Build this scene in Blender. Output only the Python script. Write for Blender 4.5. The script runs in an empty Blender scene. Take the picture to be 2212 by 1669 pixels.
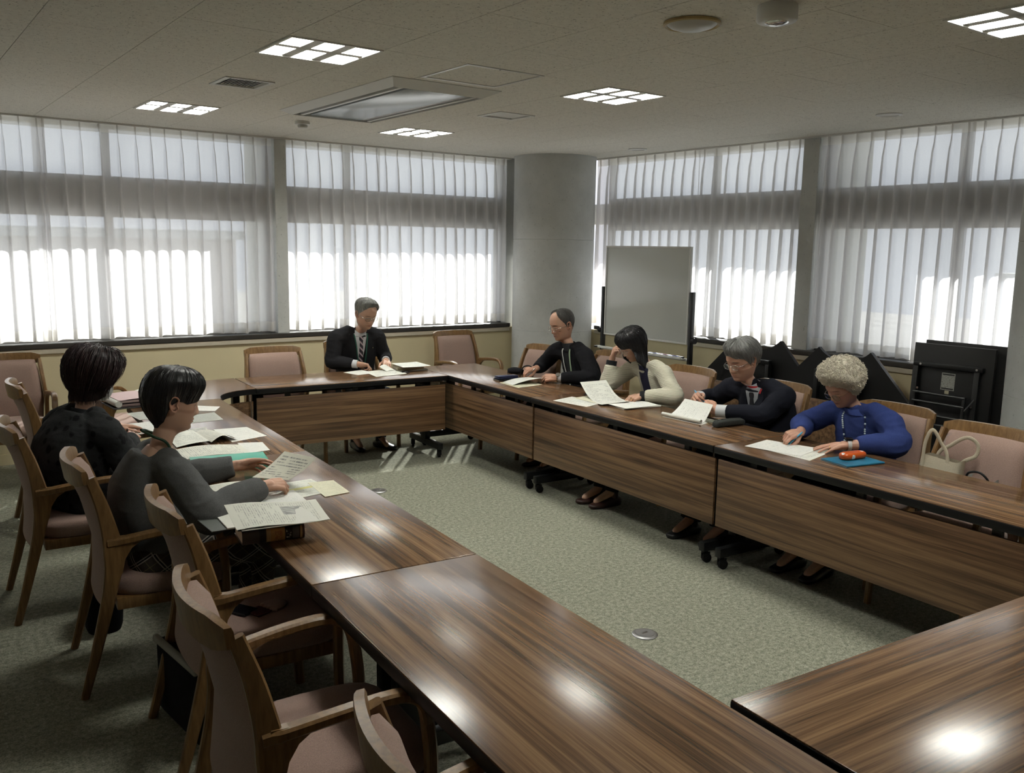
import bpy, bmesh, math, random
import numpy as np
from mathutils import Vector, Matrix, noise
from mathutils.bvhtree import BVHTree

R_ = math.radians
SC = bpy.context.scene
COL = SC.collection

# ------------------------------------------------------------------ camera
cd = bpy.data.cameras.new('camera')
cam = bpy.data.objects.new('camera', cd)
COL.objects.link(cam)
cd.sensor_fit = 'HORIZONTAL'
cd.sensor_width = 36.0
cd.lens = 1920.0 / 2212.0 * 36.0
cd.clip_start = 0.05
cd.clip_end = 300
_yaw, _pit, _rol = R_(36.3), R_(8.88), R_(0.95)
_f = Vector((math.sin(_yaw) * math.cos(_pit), math.cos(_yaw) * math.cos(_pit), -math.sin(_pit)))
_r = Vector((math.cos(_yaw), -math.sin(_yaw), 0))
_u = _r.cross(_f)
_r2 = _r * math.cos(_rol) + _u * math.sin(_rol)
_u2 = _u * math.cos(_rol) - _r * math.sin(_rol)
cam.matrix_world = Matrix(((_r2.x, _u2.x, -_f.x, 0), (_r2.y, _u2.y, -_f.y, 0), (_r2.z, _u2.z, -_f.z, 1.76), (0, 0, 0, 1)))
SC.camera = cam

# ------------------------------------------------------------------ world, sun, exposure
SKY_STRENGTH = 1.15
SUN_POWER = 15.0
LAMP_POWER = 78.0
w = bpy.data.worlds.new('world')
SC.world = w
w.use_nodes = True
bgn = w.node_tree.nodes['Background']
bgn.inputs['Color'].default_value = (0.87, 0.90, 1.0, 1)
bgn.inputs['Strength'].default_value = SKY_STRENGTH
sd = bpy.data.lights.new('sun', 'SUN')
sd.energy = SUN_POWER
sd.angle = R_(0.6)
sd.color = (1.0, 0.97, 0.93)
sun = bpy.data.objects.new('sun', sd)
COL.objects.link(sun)
_el = R_(34)
_sd = Vector((0.63 * math.cos(_el), 0.777 * math.cos(_el), math.sin(_el)))
sun.rotation_euler = _sd.to_track_quat('Z', 'Y').to_euler()
sun.location = (14, 18, 12)
vs = SC.view_settings
vs.view_transform = 'Standard'
vs.look = 'None'
vs.gamma = 1
vs.use_curve_mapping = False
vs.exposure = 0.2
try:
    SC.cycles.max_bounces = 9
    SC.cycles.diffuse_bounces = 5
    SC.cycles.glossy_bounces = 3
    SC.cycles.transmission_bounces = 4
    SC.cycles.transparent_max_bounces = 24
    SC.cycles.caustics_reflective = False
    SC.cycles.caustics_refractive = False
    SC.cycles.sample_clamp_indirect = 4.0
    SC.cycles.use_denoising = True
except Exception:
    pass

# ------------------------------------------------------------------ node helpers
class NB:
    def __init__(self, name):
        m = bpy.data.materials.new(name)
        m.use_nodes = True
        self.m = m
        self.t = m.node_tree
        self.t.nodes.clear()
        self.out = self.n('ShaderNodeOutputMaterial')
    def n(self, typ, **kw):
        nd = self.t.nodes.new(typ)
        for k, v in kw.items():
            if k in nd.inputs:
                self.set(nd.inputs[k], v)
            else:
                setattr(nd, k, v)
        return nd
    def set(self, sock, v):
        if isinstance(v, bpy.types.NodeSocket):
            self.t.links.new(v, sock)
        elif isinstance(v, (tuple, list)) and len(v) == 3 and sock.type == 'RGBA':
            sock.default_value = (*v, 1)
        else:
            sock.default_value = v
    def ins(self, nd, **kw):
        for k, v in kw.items():
            self.set(nd.inputs[k.replace('_', ' ')], v)
        return nd
    def bsdf(self, color, rough=0.6, spec=0.4, **kw):
        b = self.n('ShaderNodeBsdfPrincipled')
        self.set(b.inputs['Base Color'], color)
        self.set(b.inputs['Roughness'], rough)
        self.set(b.inputs['Specular IOR Level'], spec)
        for k, v in kw.items():
            self.set(b.inputs[k.replace('_', ' ')], v)
        self.t.links.new(b.outputs[0], self.out.inputs[0])
        self.b = b
        return b
    def coord(self, kind='Object', scale=(1, 1, 1), rot=(0, 0, 0), loc=None):
        tc = self.n('ShaderNodeTexCoord')
        mp = self.n('ShaderNodeMapping')
        self.t.links.new(tc.outputs[kind], mp.inputs[0])
        mp.inputs['Scale'].default_value = scale
        mp.inputs['Rotation'].default_value = rot
        if loc is not None:
            self.set(mp.inputs['Location'], loc)
        return mp.outputs[0]
    def noise(self, vec, scale=5, detail=3, rough=0.5, dist=0.0):
        nd = self.n('ShaderNodeTexNoise')
        self.t.links.new(vec, nd.inputs['Vector'])
        nd.inputs['Scale'].default_value = scale
        nd.inputs['Detail'].default_value = detail
        nd.inputs['Roughness'].default_value = rough
        nd.inputs['Distortion'].default_value = dist
        return nd.outputs['Fac']
    def ramp(self, fac, stops, interp='LINEAR'):
        r = self.n('ShaderNodeValToRGB')
        self.t.links.new(fac, r.inputs[0])
        cr = r.color_ramp
        cr.interpolation = interp
        while len(cr.elements) > 1:
            cr.elements.remove(cr.elements[-1])
        cr.elements[0].position = stops[0][0]
        c = stops[0][1]
        cr.elements[0].color = (*c, 1) if len(c) == 3 else c
        for p, c in stops[1:]:
            e = cr.elements.new(p)
            e.color = (*c, 1) if len(c) == 3 else c
        return r.outputs[0]
    def math(self, op, a, b=0.0, c=None):
        m = self.n('ShaderNodeMath', operation=op)
        self.set(m.inputs[0], a)
        self.set(m.inputs[1], b)
        if c is not None:
            self.set(m.inputs[2], c)
        return m.outputs[0]
    def mix(self, fac, a, b, mode='MIX'):
        m = self.n('ShaderNodeMix', data_type='RGBA', blend_type=mode)
        self.set(m.inputs[0], fac)
        self.set(m.inputs[6], a)
        self.set(m.inputs[7], b)
        return m.outputs[2]
    def bump(self, h, strength=0.2, dist=0.01):
        b = self.n('ShaderNodeBump')
        b.inputs['Strength'].default_value = strength
        b.inputs['Distance'].default_value = dist
        self.t.links.new(h, b.inputs['Height'])
        self.t.links.new(b.outputs[0], self.b.inputs['Normal'])
    def sep(self, vec):
        s = self.n('ShaderNodeSeparateXYZ')
        self.t.links.new(vec, s.inputs[0])
        return s.outputs

def plain(name, color, rough=0.6, spec=0.4, var=0.0, vscale=8.0, bump=0.0, **kw):
    nb = NB(name)
    if var > 0:
        v = nb.noise(nb.coord(), vscale, 4)
        lo = tuple(max(0, c * (1 - var)) for c in color)
        hi = tuple(min(1, c * (1 + var)) for c in color)
        nb.bsdf(nb.ramp(v, [(0.3, lo), (0.7, hi)]), rough, spec, **kw)
        if bump:
            nb.bump(v, bump, 0.01)
    else:
        nb.bsdf((*color, 1), rough, spec, **kw)
    return nb.m

M = {}
def laminate(name, ax='X', dark=1.0, rough=0.22):
    nb = NB(name)
    info = nb.n('ShaderNodeObjectInfo')
    off = nb.math('MULTIPLY', info.outputs['Random'], 37.0)
    cmb = nb.n('ShaderNodeCombineXYZ')
    for i in range(3):
        nb.set(cmb.inputs[i], off)
    v = nb.coord('Object', (0.35, 13.0, 13.0), (0, 0, 0), cmb.outputs[0])
    n1 = nb.noise(v, 2.4, 5, 0.62, 0.5)
    v2 = nb.coord('Object', (1.1, 90.0, 90.0), (0, 0, 0), cmb.outputs[0])
    n2 = nb.noise(v2, 2.0, 3, 0.6, 0.2)
    k = nb.math('ADD', nb.math('MULTIPLY', n1, 0.72), nb.math('MULTIPLY', n2, 0.28))
    d = dark
    col = nb.ramp(k, [(0.36, (0.040 * d, 0.021 * d, 0.011 * d)), (0.46, (0.105 * d, 0.056 * d, 0.028 * d)),
                      (0.53, (0.165 * d, 0.092 * d, 0.046 * d)), (0.62, (0.235 * d, 0.140 * d, 0.072 * d))])
    nb.bsdf(col, rough, 0.55)
    return nb.m
M['lam'] = laminate('laminate_top', rough=0.205)
M['lam_panel'] = laminate('laminate_panel', rough=0.38, dark=1.05)

def oak(name, dark=1.0):
    nb = NB(name)
    v = nb.coord('Object', (26, 26, 3.0))
    n1 = nb.noise(v, 2.5, 4, 0.6, 0.4)
    d = dark
    nb.bsdf(nb.ramp(n1, [(0.3, (0.125 * d, 0.064 * d, 0.021 * d)), (0.7, (0.235 * d, 0.135 * d, 0.054 * d))]), 0.33, 0.5)
    return nb.m
M['oak'] = oak('chair_oak')
def fabric(name, c, sc=420, var=0.22, sheen=0.0):
    nb = NB(name)
    v = nb.noise(nb.coord(), sc, 2, 0.6)
    v2 = nb.noise(nb.coord(), 9, 3)
    a = tuple(x * (1 - var) for x in c)
    b = tuple(x * (1 + var) for x in c)
    col = nb.mix(nb.math('MULTIPLY', v2, 0.25), nb.ramp(v, [(0.35, a), (0.65, b)]), tuple(x * 0.8 for x in c))
    nb.bsdf(col, 0.95, 0.12, Sheen_Weight=sheen)
    nb.bump(v, 0.25, 0.002)
    return nb.m
M['pink'] = fabric('chair_fabric', (0.300, 0.205, 0.170), sheen=0.2)
M['black'] = plain('black_plastic', (0.007, 0.007, 0.0075), 0.42, 0.3)
M['blackmetal'] = plain('black_metal', (0.008, 0.0085, 0.009), 0.4, 0.35)
M['rubber'] = plain('black_rubber', (0.008, 0.008, 0.008), 0.7, 0.2)
M['chrome'] = plain('chrome', (0.7, 0.7, 0.7), 0.2, 0.5, Metallic=1.0)
M['steel'] = plain('brushed_steel', (0.42, 0.42, 0.42), 0.35, 0.5, Metallic=1.0)
M['beige'] = plain('beige_wall_paint', (0.64, 0.56, 0.365), 0.8, 0.2, 0.03, 3)
M['cream'] = plain('cream_trim', (0.55, 0.50, 0.40), 0.6, 0.3)
M['frame'] = plain('dark_aluminium', (0.035, 0.032, 0.028), 0.45, 0.4)
M['sash'] = plain('grey_sash', (0.30, 0.29, 0.28), 0.45, 0.4)
M['white'] = plain('white_paint', (0.72, 0.71, 0.68), 0.55, 0.3)
M['whiteplastic'] = plain('white_plastic', (0.66, 0.66, 0.64), 0.4, 0.4)
M['offwall'] = plain('plain_wall', (0.80, 0.78, 0.72), 0.85, 0.2)

def m_carpet():
    nb = NB('carpet')
    v = nb.coord('Object')
    n1 = nb.noise(v, 150, 3, 0.7)
    n2 = nb.noise(v, 46, 3, 0.6)
    n3 = nb.noise(v, 1.2, 3, 0.5)
    k = nb.math('ADD', nb.math('MULTIPLY', n1, 0.6), nb.math('MULTIPLY', n2, 0.4))
    c = nb.ramp(k, [(0.36, (0.085, 0.088, 0.066)), (0.5, (0.235, 0.236, 0.182)), (0.64, (0.42, 0.415, 0.335))])
    c = nb.mix(nb.math('MULTIPLY', n3, 0.35), c, (0.16, 0.162, 0.125))
    nb.bsdf(c, 0.97, 0.08)
    nb.bump(k, 0.5, 0.004)
    return nb.m
M['carpet'] = m_carpet()

def m_tile():
    nb = NB('ceiling_tile')
    info = nb.n('ShaderNodeObjectInfo')
    off = nb.math('MULTIPLY', info.outputs['Random'], 91.0)
    cmb = nb.n('ShaderNodeCombineXYZ')
    for i in range(2):
        nb.set(cmb.inputs[i], off)
    va = nb.coord('Object', (42, 120, 42), (0, 0, 0.9), cmb.outputs[0])
    vb = nb.coord('Object', (120, 42, 42), (0, 0, 0.5), cmb.outputs[0])
    a = nb.noise(va, 1.0, 2, 0.5)
    b = nb.noise(vb, 1.0, 2, 0.5)
    sa = nb.ramp(a, [(0.655, (0, 0, 0)), (0.69, (1, 1, 1))])
    sb = nb.ramp(b, [(0.655, (0, 0, 0)), (0.69, (1, 1, 1))])
    s = nb.math('MAXIMUM', sa, sb)
    big = nb.noise(nb.coord('Object', (30, 30, 30), (0, 0, 0), cmb.outputs[0]), 1.0, 3)
    base = nb.ramp(big, [(0.3, (0.72, 0.70, 0.645)), (0.7, (0.80, 0.78, 0.72))])
    nb.bsdf(nb.mix(nb.math('MULTIPLY', s, 0.8), base, (0.20, 0.185, 0.155)), 0.92, 0.1)
    nb.bump(nb.math('SUBTRACT', 1.0, s), 0.35, 0.004)
    return nb.m
M['tile'] = m_tile()

def m_concrete():
    nb = NB('concrete')
    v = nb.coord('Object')
    n1 = nb.noise(v, 2.2, 6, 0.65)
    n2 = nb.noise(v, 60, 2, 0.5)
    c = nb.ramp(n1, [(0.3, (0.46, 0.47, 0.455)), (0.7, (0.60, 0.61, 0.59))])
    c = nb.mix(nb.ramp(n2, [(0.66, (0, 0, 0)), (0.75, (0.5, 0.5, 0.5))]), c, (0.2, 0.2, 0.2))
    nb.bsdf(c, 0.8, 0.25)
    nb.bump(n2, 0.12, 0.003)
    return nb.m
M['concrete'] = m_concrete()

def m_curtain(name, tr, tint, mesh=1.0):
    nb = NB(name)
    v = nb.coord('Object', (900, 900, 900))
    wv = nb.noise(v, 1.0, 1)
    tb = nb.n('ShaderNodeBsdfTransparent')
    nb.set(tb.inputs[0], (1, 1, 1))
    tl = nb.n('ShaderNodeBsdfTranslucent')
    nb.set(tl.inputs[0], tint)
    df = nb.n('ShaderNodeBsdfDiffuse')
    nb.set(df.inputs[0], tint)
    m1 = nb.n('ShaderNodeMixShader')
    m1.inputs[0].default_value = 0.42
    nb.t.links.new(tl.outputs[0], m1.inputs[1])
    nb.t.links.new(df.outputs[0], m1.inputs[2])
    m2 = nb.n('ShaderNodeMixShader')
    nb.set(m2.inputs[0], nb.ramp(wv, [(0.3, (1 - tr - 0.06,) * 3), (0.7, (1 - tr + 0.06,) * 3)]))
    nb.t.links.new(tb.outputs[0], m2.inputs[1])
    nb.t.links.new(m1.outputs[0], m2.inputs[2])
    nb.t.links.new(m2.outputs[0], nb.out.inputs[0])
    return nb.m
M['curtain'] = m_curtain('sheer_curtain', 0.27, (0.84, 0.83, 0.84))
M['curtain_hem'] = m_curtain('sheer_curtain_hem', 0.10, (0.80, 0.78, 0.75))

def m_glass():
    nb = NB('window_glass')
    tb = nb.n('ShaderNodeBsdfTransparent')
    nb.set(tb.inputs[0], (0.96, 0.985, 0.98))
    gl = nb.n('ShaderNodeBsdfGlossy')
    nb.set(gl.inputs[0], (1, 1, 1))
    gl.inputs['Roughness'].default_value = 0.02
    lw = nb.n('ShaderNodeLayerWeight')
    mx = nb.n('ShaderNodeMixShader')
    nb.set(mx.inputs[0], nb.math('ADD', 0.03, nb.math('MULTIPLY', nb.math('POWER', lw.outputs['Facing'], 5.0), 0.5)))
    nb.t.links.new(tb.outputs[0], mx.inputs[1])
    nb.t.links.new(gl.outputs[0], mx.inputs[2])
    nb.t.links.new(mx.outputs[0], nb.out.inputs[0])
    return nb.m
M['glass'] = m_glass()

def m_emit(name, c, s):
    nb = NB(name)
    e = nb.n('ShaderNodeEmission')
    nb.set(e.inputs[0], c)
    e.inputs[1].default_value = s
    nb.t.links.new(e.outputs[0], nb.out.inputs[0])
    return nb.m
M['lamp'] = m_emit('lamp_tube', (1.0, 1.0, 0.92), LAMP_POWER)

# ------------------------------------------------------------------ mesh helpers
class MB:
    def __init__(self):
        self.v = []
        self.f = []
        self.mi = []
        self.uv = None
    def add(self, verts, faces, mi=0):
        o = len(self.v)
        self.v.extend([tuple(p) for p in verts])
        for f in faces:
            self.f.append(tuple(i + o for i in f))
            self.mi.append(mi)
        return o
    def box(self, x0, x1, y0, y1, z0, z1, mi=0, T=None):
        p = [(x, y, z) for z in (z0, z1) for y in (y0, y1) for x in (x0, x1)]
        if T is not None:
            p = [T @ Vector(q) for q in p]
        self.add(p, [(0, 2, 3, 1), (4, 5, 7, 6), (0, 1, 5, 4), (2, 6, 7, 3), (0, 4, 6, 2), (1, 3, 7, 5)], mi)
        return self
    def rbox(self, x0, x1, y0, y1, z0, z1, b=0.01, mi=0, T=None, seg=2):
        bm = bmesh.new()
        bmesh.ops.create_cube(bm, size=1)
        for v in bm.verts:
            v.co = Vector(((x0 + x1) / 2 + v.co.x * (x1 - x0), (y0 + y1) / 2 + v.co.y * (y1 - y0), (z0 + z1) / 2 + v.co.z * (z1 - z0)))
        bmesh.ops.bevel(bm, geom=list(bm.edges), offset=b, segments=seg, affect='EDGES', profile=0.5)
        self.addbm(bm, mi, T)
        return self
    def addbm(self, bm, mi=0, T=None):
        bm.verts.index_update()
        self.add([(T @ v.co if T is not None else v.co) for v in bm.verts], [[v.index for v in f.verts] for f in bm.faces], mi)
        bm.free()
    def loft(self, rings, close=True, caps=True, mi=0):
        n = len(rings[0])
        vs_ = [p for r in rings for p in r]
        fs = []
        m = n if close else n - 1
        for i in range(len(rings) - 1):
            for j in range(m):
                a = i * n + j
                b = i * n + (j + 1) % n
                fs.append((a, b, b + n, a + n))
        if caps and close:
            fs.append(tuple(reversed(range(n))))
            k = (len(rings) - 1) * n
            fs.append(tuple(range(k, k + n)))
        self.add(vs_, fs, mi)
        return self
    def tube(self, pts, radii, n=10, caps=True, round_=False, mi=0, side=None, flat=1.0):
        """tapered tube along pts; flat scales the radius along the normal to `side`"""
        pts = [Vector(p) for p in pts]
        if not hasattr(radii, '__len__'):
            radii = [radii] * len(pts)
        if round_:
            d0 = (pts[0] - pts[1]).normalized()
            d1 = (pts[-1] - pts[-2]).normalized()
            P, Q = [], []
            for s, c in ((0.98, 0.2), (0.8, 0.6), (0.45, 0.89)):
                P.append((pts[0] + d0 * radii[0] * s, radii[0] * c))
                Q.append((pts[-1] + d1 * radii[-1] * s, radii[-1] * c))
            allp = [p for p, _ in P] + pts + [p for p, _ in reversed(Q)]
            radii = [r for _, r in P] + list(radii) + [r for _, r in reversed(Q)]
            pts = allp
        k = len(pts)
        tang = []
        for i in range(k):
            a = pts[max(0, i - 1)]
            b = pts[min(k - 1, i + 1)]
            t = b - a
            tang.append(t.normalized() if t.length > 1e-9 else Vector((0, 0, 1)))
        s = Vector(side) if side is not None else (Vector((0, 0, 1)) if abs(tang[0].z) < 0.9 else Vector((1, 0, 0)))
        rings = []
        for i in range(k):
            t = tang[i]
            s = s - t * s.dot(t)
            if s.length < 1e-6:
                s = t.orthogonal()
            s.normalize()
            b = t.cross(s)
            r = radii[i]
            rings.append([pts[i] + s * (math.cos(2 * math.pi * j / n) * r) + b * (math.sin(2 * math.pi * j / n) * r * flat) for j in range(n)])
        return self.loft(rings, True, caps, mi)
    def rect(self, pts, wid, thk, side, mi=0):
        """rectangular section swept along pts: wid along `side`x tangent plane normal, thk along side"""
        pts = [Vector(p) for p in pts]
        k = len(pts)
        side = Vector(side).normalized()
        rings = []
        for i in range(k):
            t = (pts[min(k - 1, i + 1)] - pts[max(0, i - 1)]).normalized()
            s = (side - t * side.dot(t)).normalized()
            b = t.cross(s)
            w_ = wid[i] if hasattr(wid, '__len__') else wid
            h_ = thk[i] if hasattr(thk, '__len__') else thk
            ch = min(w_, h_) * 0.22
            H, W = h_ / 2, w_ / 2
            q = [pts[i] + s * (x * H - math.copysign(cx, x)) + b * (y * W - math.copysign(cy, y)) for x, y, cx, cy in
                 ((1, 1, 0, ch), (1, 1, ch, 0), (-1, 1, ch, 0), (-1, 1, 0, ch), (-1, -1, 0, ch), (-1, -1, ch, 0), (1, -1, ch, 0), (1, -1, 0, ch))]
            rings.append(q)
        return self.loft(rings, True, True, mi)
    def cyl(self, c, r, h, n=24, axis='Z', r2=None, mi=0, caps=True):
        c = Vector(c)
        ax = {'X': Vector((1, 0, 0)), 'Y': Vector((0, 1, 0)), 'Z': Vector((0, 0, 1))}[axis] if isinstance(axis, str) else Vector(axis).normalized()
        s = ax.orthogonal().normalized()
        b = ax.cross(s)
        rings = []
        for z, rr in ((0, r), (h, r if r2 is None else r2)):
            rings.append([c + ax * z + s * (math.cos(2 * math.pi * j / n) * rr) + b * (math.sin(2 * math.pi * j / n) * rr) for j in range(n)])
        return self.loft(rings, True, caps, mi)
    def lathe(self, prof, c=(0, 0, 0), n=32, mi=0, axis=None):
        c = Vector(c)
        rings = []
        for r, z in prof:
            rings.append([c + Vector((math.cos(2 * math.pi * j / n) * r, math.sin(2 * math.pi * j / n) * r, z)) for j in range(n)])
        return self.loft(rings, True, True, mi)
    def prism(self, poly, z0, z1, mi=0, T=None):
        n = len(poly)
        p = [Vector((x, y, z0)) for x, y in poly] + [Vector((x, y, z1)) for x, y in poly]
        if T is not None:
            p = [T @ q for q in p]
        fs = [tuple(reversed(range(n))), tuple(range(n, 2 * n))] + [(i, (i + 1) % n, n + (i + 1) % n, n + i) for i in range(n)]
        self.add(p, fs, mi)
        return self
    def sphere(self, c, r, nu=16, nv=10, mi=0, T=None):
        c = Vector(c)
        if not hasattr(r, '__len__'):
            r = (r, r, r)
        rings = []
        for i in range(1, nv):
            th = math.pi * i / nv
            rings.append([c + Vector((r[0] * math.sin(th) * math.cos(2 * math.pi * j / nu), r[1] * math.sin(th) * math.sin(2 * math.pi * j / nu), -r[2] * math.cos(th))) for j in range(nu)])
        if T is not None:
            rings = [[T @ p for p in q] for q in rings]
        return self.loft(rings, True, True, mi)
    def mesh(self, name, mats, smooth=None):
        me = bpy.data.meshes.new(name)
        me.from_pydata([tuple(p) for p in self.v], [], self.f)
        if not isinstance(mats, (list, tuple)):
            mats = [mats]
        for m in mats:
            me.materials.append(M[m] if isinstance(m, str) else m)
        if len(mats) > 1:
            me.polygons.foreach_set('material_index', self.mi)
        fixn(me)
        if smooth is not None:
            me.polygons.foreach_set('use_smooth', [True] * len(me.polygons))
            if smooth < 180:
                me.set_sharp_from_angle(angle=R_(smooth))
        me.update()
        return me
    def build(self, name, mats, parent=None, smooth=None):
        o = bpy.data.objects.new(name, self.mesh(name, mats, smooth))
        COL.objects.link(o)
        if parent is not None:
            o.parent = parent
        return o

def fixn(me):
    bm = bmesh.new()
    bm.from_mesh(me)
    bmesh.ops.recalc_face_normals(bm, faces=bm.faces)
    bm.to_mesh(me)
    bm.free()

def tag(o, label=None, cat=None, group=None, kind=None):
    for k, v in (('label', label), ('category', cat), ('group', group), ('kind', kind)):
        if v:
            o[k] = v
    return o

def empty(name, loc=(0, 0, 0), rz=0.0):
    o = bpy.data.objects.new(name, None)
    COL.objects.link(o)
    o.location = loc
    o.rotation_euler = (0, 0, rz)
    o.empty_display_size = 0.1
    return o

def copy_tree(o, parent=None):
    c = o.copy()
    COL.objects.link(c)
    if parent is not None:
        c.parent = parent
    for ch in list(o.children):
        copy_tree(ch, c)
    return c

def lerp(a, b, t):
    return a + (b - a) * t

def catmull(pts, sub=6):
    pts = [Vector(p) for p in pts]
    out = []
    n = len(pts)
    for i in range(n - 1):
        p0, p1, p2, p3 = pts[max(0, i - 1)], pts[i], pts[i + 1], pts[min(n - 1, i + 2)]
        for k in range(sub):
            t = k / sub
            out.append(0.5 * ((2 * p1) + (p2 - p0) * t + (2 * p0 - 5 * p1 + 4 * p2 - p3) * t * t + (3 * p1 - p0 - 3 * p2 + p3) * t ** 3))
    out.append(pts[-1].copy())
    return out

def rectsub(rects, hole):
    out = []
    hx0, hx1, hy0, hy1 = hole
    for (x0, x1, y0, y1) in rects:
        if hx0 >= x1 or hx1 <= x0 or hy0 >= y1 or hy1 <= y0:
            out.append((x0, x1, y0, y1))
            continue
        if hy0 > y0:
            out.append((x0, x1, y0, hy0))
        if hy1 < y1:
            out.append((x0, x1, hy1, y1))
        a, b = max(y0, hy0), min(y1, hy1)
        if hx0 > x0:
            out.append((x0, hx0, a, b))
        if hx1 < x1:
            out.append((hx1, x1, a, b))
    return [r for r in out if r[1] - r[0] > 1e-4 and r[3] - r[2] > 1e-4]
# ------------------------------------------------------------------ room shell
YW, XW, ZC = 7.86, 6.39, 2.70        # inner faces of the two window walls, ceiling
def struct(o):
    o['kind'] = 'structure'
    return o
X0, Y0 = -1.75, -1.6
struct(MB().box(X0 - .2, XW + .2, Y0 - .2, YW + .2, -0.12, 0).build('floor', 'carpet'))
cl = struct(MB().box(X0 - .2, XW + .3, Y0 - .2, YW + .3, 2.88, 3.0).build('ceiling', 'white'))
struct(MB().box(X0 - .15, X0, Y0, YW + .2, 0, 2.9).build('wall_back', 'offwall'))
struct(MB().box(X0 - .15, XW + .2, Y0 - .15, Y0, 0, 2.9).build('wall_front', 'offwall'))
wl = MB()
wl.box(X0, XW + .05, YW, YW + .26, 0, 0.90)
wl.box(X0, XW + .05, YW + .10, YW + .26, 2.72, 2.9)
wall_l = struct(wl.build('wall_left', 'beige'))
wr = MB()
wr.box(XW, XW + .26, Y0, YW + .05, 0, 0.90)
wr.box(XW + .10, XW + .26, Y0, YW + .05, 2.72, 2.9)
wr.box(XW - .02, XW + .26, Y0, 2.25, 0.9, 2.9)
wall_r = struct(wr.build('wall_right', 'beige'))
struct(MB().box(X0, 5.75, YW - .012, YW, 0, 0.085).build('baseboard_left', 'beige'))
struct(MB().box(XW - .012, XW, 2.6, 7.2, 0, 0.085).build('baseboard_right', 'beige'))
# sills: a dark ledge over a cream moulding
struct(MB().rbox(X0, 5.72, YW - .022, YW + .24, 0.905, 0.945, .004).build('trim_1', 'frame'))
struct(MB().rbox(X0, 5.72, YW - .016, YW, 0.862, 0.902, .004).build('trim_2', 'cream'))
struct(MB().rbox(XW - .022, XW + .24, 2.3, 7.2, 0.905, 0.945, .004).build('trim_3', 'frame'))
struct(MB().rbox(XW - .016, XW, 2.3, 7.2, 0.862, 0.902, .004).build('trim_4', 'cream'))
# curtain rails at the ceiling edge
struct(MB().box(X0, 5.74, YW + .02, YW + .07, 2.688, 2.715).build('trim_5', 'white'))
struct(MB().box(XW + .02, XW + .07, 2.3, 7.3, 2.688, 2.715).build('trim_6', 'white'))

# round concrete pillars with cast seams
def pillar(cx, cy, seam_ang):
    mb = MB()
    n = 72
    r = 0.43
    rings = []
    for z, rr in ((0, r), (0.898, r), (0.90, r - .003), (0.902, r), (1.846, r), (1.849, r - .004), (1.852, r), (2.69, r), (2.69, r + .006), (2.70, r + .006), (2.9, r)):
        rings.append([(cx + math.cos(2 * math.pi * j / n) * (rr - (.004 if j == seam_ang else 0)), cy + math.sin(2 * math.pi * j / n) * (rr - (.004 if j == seam_ang else 0)), z) for j in range(n)])
    mb.loft(rings)
    o = mb.build('pillar', 'concrete', smooth=40)
    struct(o)
    return o
pillar(6.02, 7.49, 49)
pillar(6.02, 2.27, 40)
# rectangular concrete piers between the windows, running on outside as fins
def pier(x0, x1, y0, y1, holes):
    mb = MB()
    mb.box(x0, x1, y0, y1, 0.9, 2.95)
    for (p, ax) in holes:
        mb.cyl(p, 0.013, 0.004, 14, ax)
    o = struct(mb.build('pillar', 'concrete'))
    return o
pier(3.105, 3.215, YW + .03, YW + .80, [])
pier(0.22, 0.36, YW + .03, YW + .80, [])
pier(-1.75, -1.6, YW + .03, YW + .80, [])
pier(5.705, 5.86, YW + .075, YW + .30, [])
hy = [((XW + .0279, 4.60, z), 'X') for z in (1.12, 1.52, 1.92, 2.32, 2.6)]
hy = [((XW + .026, 4.60, z), 'X') for z in (1.12, 1.55, 1.98, 2.42)]
pier(XW + .03, XW + .80, 4.555, 4.705, hy)
pier(XW + .03, XW + .80, 1.72, 2.25, [])
# eaves outside: a slab half-way up the glass and the roof edge
ev = MB()
ev.box(X0 - .3, XW + .62, YW + .27, YW + .46, 2.03, 2.245)
ev.box(XW + .27, XW + .46, 1.0, YW + .62, 2.03, 2.245)
struct(ev.build('roof_eave', 'concrete'))
rf = MB()
rf.box(X0 - .3, XW + 1.2, YW + .27, YW + .92, 2.93, 3.15)
rf.box(XW + .27, XW + .92, 1.0, YW + 1.2, 2.93, 3.15)
struct(rf.build('roof_edge', 'concrete'))

# windows: one upper and one lower light per bay
WN = [0]
def window(axis, a0, a1, mull):
    """axis 'x': in the left wall from x=a0..a1; 'y': in the right wall"""
    WN[0] += 1
    base = YW + .17 if axis == 'x' else XW + .17
    def B(mb, s0, s1, d0, d1, z0, z1):
        if axis == 'x':
            mb.box(s0, s1, base + d0, base + d1, z0, z1)
        else:
            mb.box(base + d0, base + d1, s0, s1, z0, z1)
    fr = MB()
    for z0, z1 in ((0.945, 0.985), (1.955, 2.03), (2.245, 2.285), (2.665, 2.72)):
        B(fr, a0, a1, -.03, .04, z0, z1)
    for s in (a0, a1 - .045):
        B(fr, s, s + .045, -.03, .04, 0.945, 2.72)
    o = struct(fr.build('window_%d' % WN[0], 'sash'))
    cuts = [a0 + .045] + list(mull) + [a1 - .045]
    for m in mull:
        mb = MB()
        B(mb, m - .03, m + .03, -.02, .03, 0.985, 1.955)
        B(mb, m - .03, m + .03, -.02, .03, 2.285, 2.665)
        mb.build('mullion', 'sash', o)
    for i in range(len(cuts) - 1):
        for z0, z1 in ((0.985, 1.955), (2.285, 2.665)):
            mb = MB()
            B(mb, cuts[i], cuts[i + 1], 0.0, .006, z0, z1)
            mb.build('pane', 'glass', o)
    pn = MB()
    B(pn, a0, a1, -.02, .02, 2.03, 2.245)
    pn.build('spandrel_panel', 'sash', o)
    return o
window('x', 0.36, 3.105, [1.72])
window('x', 3.215, 5.72, [3.88])
window('x', -1.6, 0.22, [-.7])
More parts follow.
